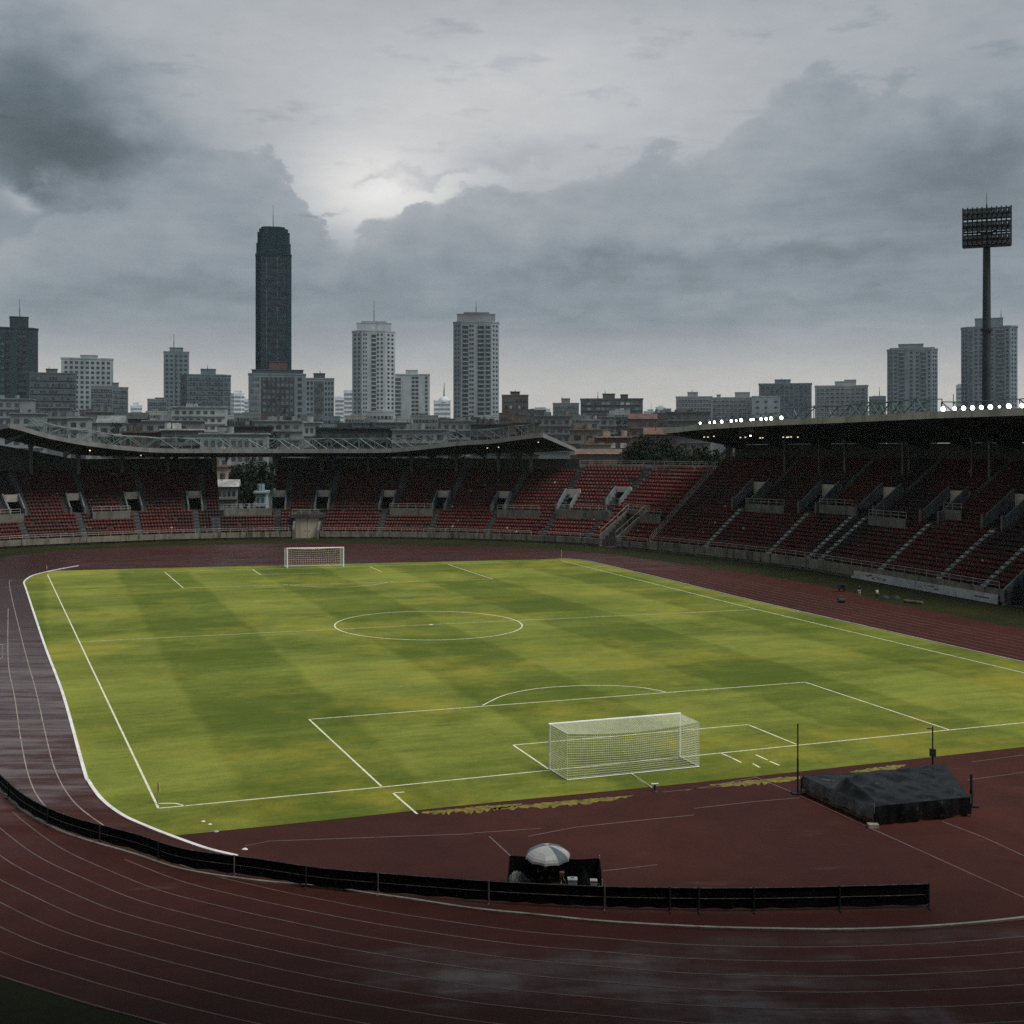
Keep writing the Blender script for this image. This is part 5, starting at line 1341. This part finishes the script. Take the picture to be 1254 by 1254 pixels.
def hgt(u, v):
    # u: near->right edge direction (A->B), v: depth (A->D)
    vr = .47+.43*u; hr = 1.42-.30*u
    if v <= vr: h_ = .85+(hr-.85)*(v/vr)**.9
    else: h_ = .82+(hr-.82)*math.exp(-((v-vr)/.10)**2)
    g_ = min(1, u/.09); g_ = g_*g_*(3-2*g_)
    h_ = (.84-.05*math.sin(v*3.1))*(1-g_)+h_*g_ if u < .09 else h_
    e_ = min(1, min(u, 1-u, v)*9)
    h_ += e_*(.030*math.sin(u*19+v*9+math.sin(v*9)*1.8)+.022*math.sin(v*27-u*13+math.sin(u*11)*1.4)+.012*math.sin(u*47+math.sin(v*21)*2)-.035*math.sin(u*math.pi*3)**2*math.sin(min(1, v/vr)*math.pi))
    return h_
mb = MB()
def tp(u, v, z=None):
    p = (A0*(1-u)+B0*u)*(1-v)+(D0*(1-u)+C0*u)*v; return Vector((p.x, p.y, hgt(u, v) if z is None else z))
for i in range(NQ):
    for j in range(NQ):
        u0, u1, v0, v1 = i/NQ, (i+1)/NQ, j/NQ, (j+1)/NQ; mb.quad(tp(u0,v0), tp(u1,v0), tp(u1,v1), tp(u0,v1))
mb.build('tarpaulin', M_tarp, mt, smooth=True)
# hanging side cloths, scalloped, a little apart from the ground
def skirt(name, f0, f1, n, material, seed, lo=.10):
    rr = random.Random(seed); mb = MB(); pr = None
    for k in range(n+1):
        t_ = k/n; a = f0(t_); out = Vector((a.x-ctr.x, a.y-ctr.y, 0)).normalized()*(.05+.05*math.sin(t_*19+seed)+.03*math.sin(t_*47))
        top_ = Vector((a.x, a.y, f1(t_))); bt_ = Vector((a.x, a.y, lo+.07*abs(math.sin(t_*11+seed))+rr.uniform(0,.05)))+out
        md_ = (top_+bt_)/2+out*.7
        if pr: mb.quad(pr[0], top_, md_, pr[1]); mb.quad(pr[1], md_, bt_, pr[2])
        pr = (top_, md_, bt_)
    o_ = mb.build(name, material, mt, smooth=True); return o_
skirt('side_cloth', lambda t_: A0*(1-t_)+B0*t_, lambda t_: hgt(t_, 0)+.005, 44, M_tarp, 1, .06)
skirt('side_cloth', lambda t_: B0*(1-t_)+C0*t_, lambda t_: hgt(1, t_)+.005, 36, M_tarp, 2, .10)
skirt('side_cloth', lambda t_: C0*(1-t_)+D0*t_, lambda t_: hgt(1-t_, 1)+.005, 36, M_tarp, 3, .10)
M_mesh = mat('mesh_cloth', (.11,.11,.11), .7, .4, 2.5, dirt=(.22,.22,.22), dirt_amt=.6)
o_ = skirt('mesh_side_cloth', lambda t_: D0*(1-t_)+A0*t_, lambda t_: hgt(0, 1-t_)+.005, 44, M_mesh, 4, .16); o_['label'] = 'paler torn mesh side cloth'
for p_ in (A0, D0, B0):
    q = p_+(p_-ctr).normalized()*.06; mb = MB(); mb.tube(q, q+Vector((0,0,.98)), .03, k=6); mb.build('corner_pole', M_post, mt)
q = A0+(A0-ctr).normalized()*.22; mb = MB(); mb.box(q.x-.22,q.x+.22,q.y-.16,q.y+.16,0,.16); mb.build('weight', mat('sandbag', (.30,.27,.22), .9, .2, 3), mt)
def upright(label, foot, ztop, box=False, r=.035):
    g = thing('jump_upright', label, 'upright', foot)
    MB().tube(foot, foot+Vector((0,0,ztop*.5)), r*1.3, k=8).tube(foot+Vector((0,0,ztop*.5)), foot+Vector((0,0,ztop)), r, k=8).build('pole', M_dark, g)
    MB().box(foot.x-.28,foot.x+.28,foot.y-.18,foot.y+.18,0,.08).build('base', M_dark, g)
    if box: MB().box(foot.x-.13,foot.x+.13,foot.y-.1,foot.y+.1,ztop*.44,ztop*.58).build('clamp_box', M_dark, g); MB().tube(foot+Vector((0,-.05,ztop*.97)), foot+Vector((-.3,-.05,ztop*.97)), .03, k=6).build('bar_rest', M_dark, g)
q = G(981.5,973); upright('tall thin black upright at the left corner of the landing mat', q+Vector((-.15,.1,0)), 3.32)
q = Vector((20.75,58.4,0)); upright('black upright with clamp box behind the landing mat', q, H-(890-HY)*58.4/F, True)
q = Vector((20.95,54.0,0)); upright('short thick black post at the right edge of the landing mat', q, H-(948-HY)*54.0/F, False, .06)

# ---- people (one skinned body each, clothes as separate parts)
def skin_mesh(name, verts, edges, radii, material, parent, root_i=0, sub=2):
    me = bpy.data.meshes.new(name); me.from_pydata([tuple(v) for v in verts], edges, [])
    o = bpy.data.objects.new(name, me); COL.objects.link(o)
    md = o.modifiers.new('Skin', 'SKIN'); md.use_smooth_shade = True
    for i, r_ in enumerate(radii): me.skin_vertices[0].data[i].radius = (r_ if isinstance(r_, tuple) else (r_, r_))
    me.skin_vertices[0].data[root_i].use_root = True
    s_ = o.modifiers.new('Subsurf', 'SUBSURF'); s_.levels = sub; s_.render_levels = sub
    dg = bpy.context.evaluated_depsgraph_get(); m2 = bpy.data.meshes.new_from_object(o.evaluated_get(dg)); m2.name = name
    bpy.data.objects.remove(o, do_unlink=True); m2.materials.append(material); m2.shade_smooth()
    return link(name, m2, parent)
M_skin = mat('skin', (.33,.20,.14), .55, .1, 5); M_hair = mat('hair', (.015,.012,.010), .6, .2, 8)
def person(label, foot, s, yaw, shirt, trousers, pose='stand', group=None):
    """pose given in body space: x right, y forward, z up, 1.75 m tall, scaled by s"""
    g = thing('person', label, 'person', foot, group)
    if pose == 'sit':
        J = dict(pel=(0,0,.48), sp=(0,.03,.70), ch=(0,.05,.92), nk=(0,.07,1.08), hd=(0,.10,1.18), tp=(0,.11,1.30),
                 ls=(-.19,.05,1.00), le=(-.27,.20,.76), lw=(-.12,.38,.78), rs=(.19,.05,1.00), re=(.24,.22,.80), rw=(.04,.30,1.02),
                 lh=(-.10,.02,.47), lk=(-.13,.46,.50), la=(-.14,.44,.09), lt=(-.15,.62,.04), rh=(.10,.02,.47), rk=(.14,.46,.50), ra=(.15,.42,.09), rt=(.17,.60,.04))
    else:
        J = dict(pel=(0,0,.93), sp=(0,.01,1.12), ch=(0,.01,1.30), nk=(0,.02,1.47), hd=(0,.04,1.57), tp=(0,.04,1.70),
                 ls=(-.18,0,1.40), le=(-.25,.02,1.12), lw=(-.24,.16,.90), rs=(.18,0,1.40), re=(.25,.03,1.13), rw=(.20,.22,.98),
                 lh=(-.09,0,.90), lk=(-.11,.10,.50), la=(-.11,-.02,.08), lt=(-.12,.15,.03), rh=(.09,0,.90), rk=(.11,.0,.49), ra=(.12,-.14,.10), rt=(.13,.02,.03))
    c, n_ = math.cos(yaw), math.sin(yaw)
    def Wd(p): return Vector((foot.x+(p[0]*c-p[1]*n_)*s, foot.y+(p[0]*n_+p[1]*c)*s, foot.z+p[2]*s))
    def chain(name, keys, edges, rad, m_, root_i=0, sub=2): return skin_mesh(name, [Wd(J[k]) if isinstance(k, str) else Wd(k) for k in keys], edges, [q*s for q in rad], m_, g, root_i, sub)
    ks = ['pel','sp','ch','nk','hd','tp','ls','le','lw','rs','re','rw','lh','lk','la','lt','rh','rk','ra','rt']
    ix = {k: i for i, k in enumerate(ks)}
    ed = [(a, b) for a, b in (('pel','sp'),('sp','ch'),('ch','nk'),('nk','hd'),('hd','tp'),('ch','ls'),('ls','le'),('le','lw'),('ch','rs'),('rs','re'),('re','rw'),('pel','lh'),('lh','lk'),('lk','la'),('la','lt'),('pel','rh'),('rh','rk'),('rk','ra'),('ra','rt'))]
    rd = dict(pel=.12,sp=.11,ch=.13,nk=.05,hd=.085,tp=.07,ls=.055,le=.042,lw=.032,rs=.055,re=.042,rw=.032,lh=.085,lk=.058,la=.04,lt=.035,rh=.085,rk=.058,ra=.04,rt=.035)
    # hands: palm with four fingers and a thumb
    keys = list(ks); rad = [rd[k] for k in ks]; edges = [(ix[a], ix[b]) for a, b in ed]
    for w_, e_ in (('lw','le'), ('rw','re')):
        d = (Vector(J[w_])-Vector(J[e_])).normalized(); sd = d.cross(Vector((0,0,1))).normalized()
        pm_ = Vector(J[w_])+d*.07; keys.append(tuple(pm_)); rad.append(.030); edges.append((ix[w_], len(keys)-1)); pi_ = len(keys)-1
        for fi, (o, ln) in enumerate(((-.028,.065),(-.010,.078),(.010,.074),(.026,.056))):
            q1 = pm_+d*ln*.6+sd*o; q2 = q1+d*ln*.45-Vector((0,0,.025)); keys += [tuple(q1), tuple(q2)]; rad += [.009, .008]; edges += [(pi_, len(keys)-2), (len(keys)-2, len(keys)-1)]
        q1 = pm_-d*.03+sd*.045; keys.append(tuple(q1)); rad.append(.010); edges.append((pi_, len(keys)-1))
    chain('body', keys, edges, rad, M_skin)
    chain('shirt', ['pel','sp','ch',tuple(Vector(J['ch'])*.35+Vector(J['nk'])*.65),'ls',tuple(Vector(J['ls'])*.35+Vector(J['le'])*.65),'rs',tuple(Vector(J['rs'])*.35+Vector(J['re'])*.65)], [(0,1),(1,2),(2,3),(2,4),(4,5),(2,6),(6,7)], [.145,.135,.155,.08,.078,.066,.078,.066], shirt)
    chain('trousers', ['pel','lh',tuple(Vector(J['lh'])*.5+Vector(J['lk'])*.5),'lk',tuple(Vector(J['lk'])*.25+Vector(J['la'])*.75),'rh',tuple(Vector(J['rh'])*.5+Vector(J['rk'])*.5),'rk',tuple(Vector(J['rk'])*.25+Vector(J['ra'])*.75)], [(0,1),(1,2),(2,3),(3,4),(0,5),(5,6),(6,7),(7,8)], [.145,.11,.092,.078,.062,.11,.092,.078,.062], trousers)
    hd = Vector(J['hd']); tpv = Vector(J['tp'])
    chain('hair', [tuple(hd+Vector((0,-.035,.03))), tuple(hd+Vector((0,-.03,.09))), tuple(tpv+Vector((0,-.01,.0)))], [(0,1),(1,2)], [.082,.094,.07], M_hair)
    fc = MB()
    for sx in (-.032, .032): p = Wd((hd+Vector((sx,.083,.035)))); fc.tube(p, p+Vector((0,0,.012*s)), .010*s, k=6)
    fc.build('eyes', M_hair, g)
    nz = MB(); nz.tube(Wd(hd+Vector((0,.085,.025))), Wd(hd+Vector((0,.112,-.01))), .008*s, .016*s, k=6); nz.build('nose', M_skin, g)
    for sx in (-.09, .09): MB().tube(Wd(hd+Vector((sx,0,-.01))), Wd(hd+Vector((sx*1.08,-.005,.045))), .018*s, k=6).build('ear', M_skin, g)
    return g, J, Wd
M_sh_black = mat('shirt_black', (.012,.012,.013), .85, .3, 4); M_sh_white = mat('shirt_white', (.60,.58,.55), .8, .1, 4); M_tr_dark = mat('trousers_dark', (.025,.026,.03), .85, .3, 4)

# ---- the little camp behind the barrier: screen, umbrella, person, gear
S0, S1 = G(624,1082.5), G(734,1083.5); sd_ = (S1-S0).normalized(); sn_ = Vector((-sd_.y, sd_.x, 0)); SL = (S1-S0).length
sc_ = thing('windscreen', 'three sided black cloth screen standing behind the barrier', 'screen', (S0+S1)/2)
hl, hr = 1.06, .98
mb = MB(); n = 16
for k in range(n):
    t0, t1 = k/n, (k+1)/n; z0, z1 = hl+(hr-hl)*t0-.10*math.sin(math.pi*t0)*.6, hl+(hr-hl)*t1-.10*math.sin(math.pi*t1)*.6
    w0, w1 = sn_*.05*math.sin(t0*14), sn_*.05*math.sin(t1*14); a, b = S0+sd_*SL*t0, S0+sd_*SL*t1
    mb.hexa([a+w0+Vector((0,0,.05)), b+w1+Vector((0,0,.05)), b+w1+sn_*.02+Vector((0,0,.05)), a+w0+sn_*.02+Vector((0,0,.05)), a+w0+Vector((0,0,z0)), b+w1+Vector((0,0,z1)), b+w1+sn_*.02+Vector((0,0,z1)), a+w0+sn_*.02+Vector((0,0,z0))])
mb.build('back_panel', M_black, sc_)
for p_, dxy, hh in ((S0, Vector((-.10,-1.15,0)), hl), (S1, Vector((.02,-1.05,0)), hr)):
    q = p_+dxy; o_ = Vector((.02,0,0)); mb = MB(); mb.hexa([p_+Vector((0,0,.05)), q+Vector((0,0,.05)), q+o_+Vector((0,0,.05)), p_+o_+Vector((0,0,.05)), p_+Vector((0,0,hh)), q+Vector((0,0,.42)), q+o_+Vector((0,0,.42)), p_+o_+Vector((0,0,hh))]); mb.build('side_panel', M_black, sc_)
for p_, hh in ((S0, hl), (S1, hr+.12), (S0+Vector((-.10,-1.15,0)), .46), (S1+Vector((.02,-1.05,0)), .6)):
    q = p_+Vector((0,.03,0)) if p_ in (S0, S1) else p_-Vector((0,.03,0)); MB().tube(q, q+Vector((0,0,hh)), .022, k=6).build('pole', M_rail, sc_)
pf = G(668,1092.5); pg, J, Wd = person('person in black sitting under the silver umbrella, seen from behind', pf+Vector((0,-.25,0)), 1.0, 0.0, M_sh_black, M_tr_dark, 'sit')
ch = thing('folding_stool', 'small dark folding stool under the person with the umbrella', 'stool', pf+Vector((0,-.25,0))); q = pf+Vector((0,-.25,0))
MB().box(q.x-.2,q.x+.2,q.y-.17,q.y+.2,.32,.35).build('seat', M_dark, ch)
for a in (-.18, .18):
    for b_ in (-.14, .17): MB().tube((q.x+a,q.y+b_,0), (q.x-a*.9,q.y+b_,.33), .014, k=5).build('leg', M_dark, ch)
# umbrella: eight gores, ribs, shaft and handle
uc = Vector(P(670.8, 1035.5, pf.y-.05)); um = thing('umbrella', 'open silver grey umbrella with dark gores held above the seated person', 'umbrella', (uc.x, uc.y, 1.0))
ur = 28.0*uc.y/F; NG = 10
M_u1 = mat('umbrella_silver', (.46,.46,.45), .38, .1, 2, dirt=(.3,.3,.3), dirt_amt=.4); M_u2 = mat('umbrella_grey', (.13,.155,.18), .38, .1, 2)
drop = .44; tilt = Matrix.Rotation(R(3), 3, 'X') @ Matrix.Rotation(R(0), 3, 'Y')
def up_(r_, a): return uc+tilt @ Vector((math.cos(a)*ur*math.sin(r_*math.pi/2), math.sin(a)*ur*math.sin(r_*math.pi/2), -drop*(1-math.cos(r_*math.pi/2))**.9))
for gidx in range(NG):
    mb = MB(); a0, a1 = gidx/NG*2*math.pi+.16, (gidx+1)/NG*2*math.pi+.16; am = (a0+a1)/2
    for k in range(7):
        r0, r1 = k/7, (k+1)/7
        def arcp(r_, t_):
            p = up_(r_, a0)*(1-t_)+up_(r_, a1)*t_
            if r_ > .99: p = p+Vector((0,0,.012*math.sin(math.pi*t_)))+(uc-p)*.01*math.sin(math.pi*t_)
            return p
        for j in range(3): mb.quad(arcp(r0,j/3), arcp(r0,(j+1)/3), arcp(r1,(j+1)/3), arcp(r1,j/3))
    mb.build('gore', M_u2 if gidx in (8, 0, 4, 1, 3) else M_u1, um)
rb = MB()
for gidx in range(NG):
    a0 = gidx/NG*2*math.pi+.16; rb.path([up_(k/6, a0)-Vector((0,0,.012)) for k in range(7)], .006, 4)
rb.build('ribs', M_rail, um)
hand = Wd(Vector(J['rw'])+Vector((0,.02,.03)))
MB().tube(uc-Vector((0,0,.02)), Vector((hand.x,hand.y,hand.z-.12)), .012, k=6).build('shaft', M_rail, um); MB().tube(uc+Vector((0,0,-.01)), uc+Vector((0,0,.07)), .014, .006, k=6).build('tip', M_white, um); MB().tube(Vector((hand.x,hand.y,hand.z-.12)), Vector((hand.x,hand.y,hand.z+.06)), .020, k=6).build('handle', M_dark, um)
# gear
def mound(name, label, cat, c, rx, ry, h_, material, seed, peak=1.0):
    rr = random.Random(seed); mb = MB(); ph = rr.uniform(0, 6)
    f_ = lambda r_, a: Vector((c.x+rx*r_*math.cos(a)*(1+.10*math.sin(3*a+ph)), c.y+ry*r_*math.sin(a)*(1+.1*math.sin(2*a+ph)), c.z+h_*max(0, 1-r_**peak)**(1/peak if peak > 1 else 1)*(1+.08*math.sin(5*a+r_*6))+.002))
    for k in range(8):
        for j in range(20):
            a0, a1 = j/20*2*math.pi, (j+1)/20*2*math.pi; mb.quad(f_(k/8,a0), f_(k/8,a1), f_((k+1)/8,a1), f_((k+1)/8,a0))
    o = mb.build(name, material, None, smooth=True, loc=c); tag(o, label, cat); return o
cm, ct, cb = new_mat('check_cloth'); p_ = ct.pos(); ck = ct.n('ShaderNodeTexChecker'); ct.put(ck.inputs[0], p_); ck.inputs['Scale'].default_value = 14
ck.inputs[1].default_value = (.30,.30,.24,1); ck.inputs[2].default_value = (.07,.085,.10,1); ct.put(cb.inputs['Base Color'], ck.outputs[0]); cb.inputs['Roughness'].default_value = .8
mound('covered_drum', 'round mound under a chequered pale cloth left of the seated person', 'bundle', G(633,1090), .46, .36, .66, cm, 1, 2.0)
mound('cloth_bundle', 'dark pointed cloth bundle at the right inside the black screen', 'bundle', G(715,1090), .36, .32, .86, M_black, 2, 1.0)
mound('blue_bag', 'dark blue bag between the chequered mound and the seated person', 'bag', G(650,1092), .26, .22, .48, mat('bag_blue', (.05,.08,.12), .6, .3, 3), 3, 2.0)
bx = G(701,1094); cs = thing('equipment_case', 'small pale blue grey case beside the dark pointed bundle', 'case', bx)
MB().box(bx.x-.17,bx.x+.17,bx.y-.15,bx.y+.15,.002,.50).build('body', mat('case_grey', (.28,.33,.36), .5, .2, 3), cs); MB().box(bx.x-.18,bx.x+.18,bx.y-.16,bx.y+.16,.503,.56).build('lid', mat('case_lid', (.42,.46,.48), .5, .2, 3), cs); MB().tube((bx.x-.07,bx.y,.58),(bx.x+.07,bx.y,.58),.015,k=5).build('handle', M_dark, cs)
bx = G(727,1094); cs = thing('equipment_case', 'pale box against the right side of the black screen', 'case', bx)
MB().box(bx.x-.12,bx.x+.12,bx.y-.12,bx.y+.12,.002,.46).build('body', mat('case_pale', (.40,.41,.40), .5, .2, 3), cs); MB().box(bx.x-.13,bx.x+.13,bx.y-.13,bx.y+.13,.463,.50).build('lid', M_rail, cs)
tp_ = G(688,1093); tr = thing('tripod', 'low tripod with spread legs right of the seated person', 'tripod', tp_)
for a in (.3, 2.4, 4.5): MB().tube(tp_+Vector((math.cos(a)*.38,math.sin(a)*.3,0)), tp_+Vector((0,0,.62)), .016, k=5).build('leg', M_rail, tr)
MB().box(tp_.x-.09,tp_.x+.09,tp_.y-.13,tp_.y+.10,.62,.76).build('head', mat('gear_brown', (.16,.09,.05), .6, .3, 3), tr)
# ---- floodlight mast behind the side stand
mp = Vector(P(1208.3, 545, 168)); mp.z = 0; zz = lambda y: H-(y-HY)*mp.y/F
fm = thing('floodlight_mast', 'tall dark concrete mast with three double rows of unlit floodlights', 'floodlight mast', mp)
pw = 5.0*mp.y/F; mb = MB(); mb.tube(mp, mp+Vector((0,0,zz(455))), pw*1.15, pw*1.05, k=16); mb.tube(mp+Vector((0,0,zz(455))), mp+Vector((0,0,zz(285))), pw*1.05, pw*.82, k=16); mb.build('mast', mat('mast_concrete', (.045,.05,.054), .7, .2, .4), fm)
mb = MB(); mb.tube(mp+Vector((0,0,zz(406))), mp+Vector((0,0,zz(402.5))), pw*1.35, k=16); mb.build('collar', M_dark, fm)
ay = R(-20); hx, hy = math.cos(ay), math.sin(ay); hxv = Vector((hx, hy, 0)); hn = Vector((hy, -hx, 0))   # head faces the pitch
HW = 26.5*mp.y/F/math.cos(R(20))*.97; Hc = mp+Vector((0,0,0))+hn*.9
frm = MB(); rows = [259.5, 266.5, 275.5, 282.5, 291.5, 298.0]
sl_ = .0
for y in (263.2, 279.2, 295.2):
    frm.tube(Hc-hxv*HW+Vector((0,0,zz(y))), Hc+hxv*HW+Vector((0,0,zz(y))), .34, k=6); frm.tube(Hc-hxv*HW+Vector((0,0,zz(y)-.42)), Hc+hxv*HW+Vector((0,0,zz(y)-.42)), .10, k=6)
for y in (257, 263, 269, 273, 286, 289, 301): frm.tube(Hc-hxv*HW+Vector((0,0,zz(y))), Hc+hxv*HW+Vector((0,0,zz(y))), .13, k=5)
for x in np.linspace(-1, 1, 11): frm.tube(Hc+hxv*HW*float(x)+Vector((0,0,zz(303))), Hc+hxv*HW*float(x)+Vector((0,0,zz(254.5))), .10, k=5)
frm.hexa([Hc-hxv*HW-hn*.7+Vector((0,0,zz(303.5))), Hc+hxv*HW-hn*.7+Vector((0,0,zz(303.5))), Hc+hxv*HW+hn*.3+Vector((0,0,zz(303.5))), Hc-hxv*HW+hn*.3+Vector((0,0,zz(303.5)))]+[v+Vector((0,0,.18)) for v in (Hc-hxv*HW-hn*.7+Vector((0,0,zz(303.5))), Hc+hxv*HW-hn*.7+Vector((0,0,zz(303.5))), Hc+hxv*HW+hn*.3+Vector((0,0,zz(303.5))), Hc-hxv*HW+hn*.3+Vector((0,0,zz(303.5))))])
for a in (-1, 1): frm.tube(mp+Vector((0,0,zz(290))), Hc+hxv*HW*.6*a+Vector((0,0,zz(279))), .14, k=6)
frm.build('head_frame', M_dark, fm)
lm = MB(); lm.tube((0,0,0), (0,.28,0), .26, .12, k=9); lme = None
gm_ = mat('lamp_glass_unlit', (.10,.11,.12), .15, .2, 1)
for y in rows:
    for x in np.linspace(-.93, .93, 10):
        if abs(x) < .0: continue
        p = Hc+hxv*HW*float(x)+Vector((0,0,zz(y)))+hn*.35
        if lme is None:
            mb = MB(); mb.tube(p+hn*.26-Vector((0,0,.06)), p-hn*.08, .29, .15, k=9); o = mb.build('floodlight', M_dark, fm, loc=p); lme = o.data
            g2 = MB(); g2.tube(p+hn*.27-Vector((0,0,.062)), p+hn*.29-Vector((0,0,.066)), .24, k=9); g_o = g2.build('lamp_glass', gm_, o, loc=p); gme = g_o.data
        else:
            o = bpy.data.objects.new('floodlight', lme); COL.objects.link(o); o.parent = fm; o.location = p-parent_world(fm)
            g_o = bpy.data.objects.new('lamp_glass', gme); COL.objects.link(g_o); g_o.parent = o
MB().tube(mp+Vector((0,0,zz(285))), mp+Vector((0,0,zz(251))), .16, .10, k=6).tube(mp+Vector((0,0,zz(251))), mp+Vector((0,0,zz(236))), .05, .03, k=5).build('lightning_rod', M_dark, fm)
# ---- people and kit at the far track edge, right
person('person in white shirt standing at the grass edge of the right track', G(1074,734.5), .70, R(200), M_sh_white, M_tr_dark)
person('person in dark top and pale trousers standing left of the person in white', G(1052.5,730), .66, R(150), M_sh_black, M_sh_white)
q = G(1031,724.5); lb_ = thing('loudspeaker', 'dark box loudspeaker on legs on the verge left of two people', 'loudspeaker', q)
MB().box(q.x-.38,q.x+.38,q.y-.25,q.y+.25,.32,.85).build('cabinet', M_dark, lb_); MB().tube((q.x,q.y-.26,.6),(q.x,q.y-.25,.6),.2,k=12).build('speaker_cone', M_black, lb_)
for a in (-.3, .3): MB().box(q.x+a-.04,q.x+a+.04,q.y-.2,q.y+.2,0,.318).build('leg', M_dark, lb_)
q = G(1030.5,738); bg_ = thing('kit_bag', 'dark kit bag lying on the right track lanes', 'bag', q)
mb = MB(); mb.tube(q+Vector((-.34,0,.24)), q+Vector((.34,.05,.24)), .24, .22, k=10); mb.build('body', M_dark, bg_); MB().path([q+Vector((-.2,0,.47)), q+Vector((-.1,0,.72)), q+Vector((.1,0,.72)), q+Vector((.2,0,.47))], .03, 5).build('strap', M_post, bg_)
for k, (x, y, lab) in enumerate(((1084,733,'dark kit heap right behind the person in white'), (1098,733.5,'dark kit heap on the verge farther from the person in white'))):
    mound('kit_heap', lab, 'kit', G(x,y), .5, .35, .38, M_dark, 30+k, 1.5)
q0, q1 = G(1107,737.5), G(1130,740); pk = MB(); pk.tube(q0+Vector((0,0,.16)), q1+Vector((0,0,.16)), .16, k=8); o = pk.build('rolled_cover', mat('cover_roll', (.15,.10,.08), .8, .3, 2)); tag(o, 'long rolled cover lying on the grass below the white board', 'roll')
# ---- hurdle at the left frame edge
q = G(3,806); hd_ = thing('hurdle', 'pale track hurdle on the left lanes at the photo edge', 'hurdle', q)
MB().tube(q+Vector((-1.0,0,1.02)), q+Vector((.05,0,1.02)), .045, k=6).build('crossbar', M_rail, hd_)
for a in (-.95, 0): MB().tube(q+Vector((a,0,0)), q+Vector((a,0,1.02)), .03, k=6).tube(q+Vector((a,0,.03)), q+Vector((a,-.6,.03)), .03, k=6).build('leg', M_rail, hd_)
# ---- litter on the apron and the pitch edge
for k, (x, y, s_, lab) in enumerate(((249,1006,.06,'scrap of white paper on the turf near the left corner arc'), (257,1009.5,.055,'second scrap of paper on the turf below the corner arc'), (265,1018.5,.07,'pale blue scrap on the red apron edge'), (300,1040,.08,'crumpled white bag on the red apron by the barrier'))):
    c = G(x, y); mound('litter', lab, 'litter', c, s_*1.6, s_, s_*.7, M_white if k != 2 else mat('scrap_blue', (.35,.45,.5), .7, .1, 4), 50+k, 1.5)
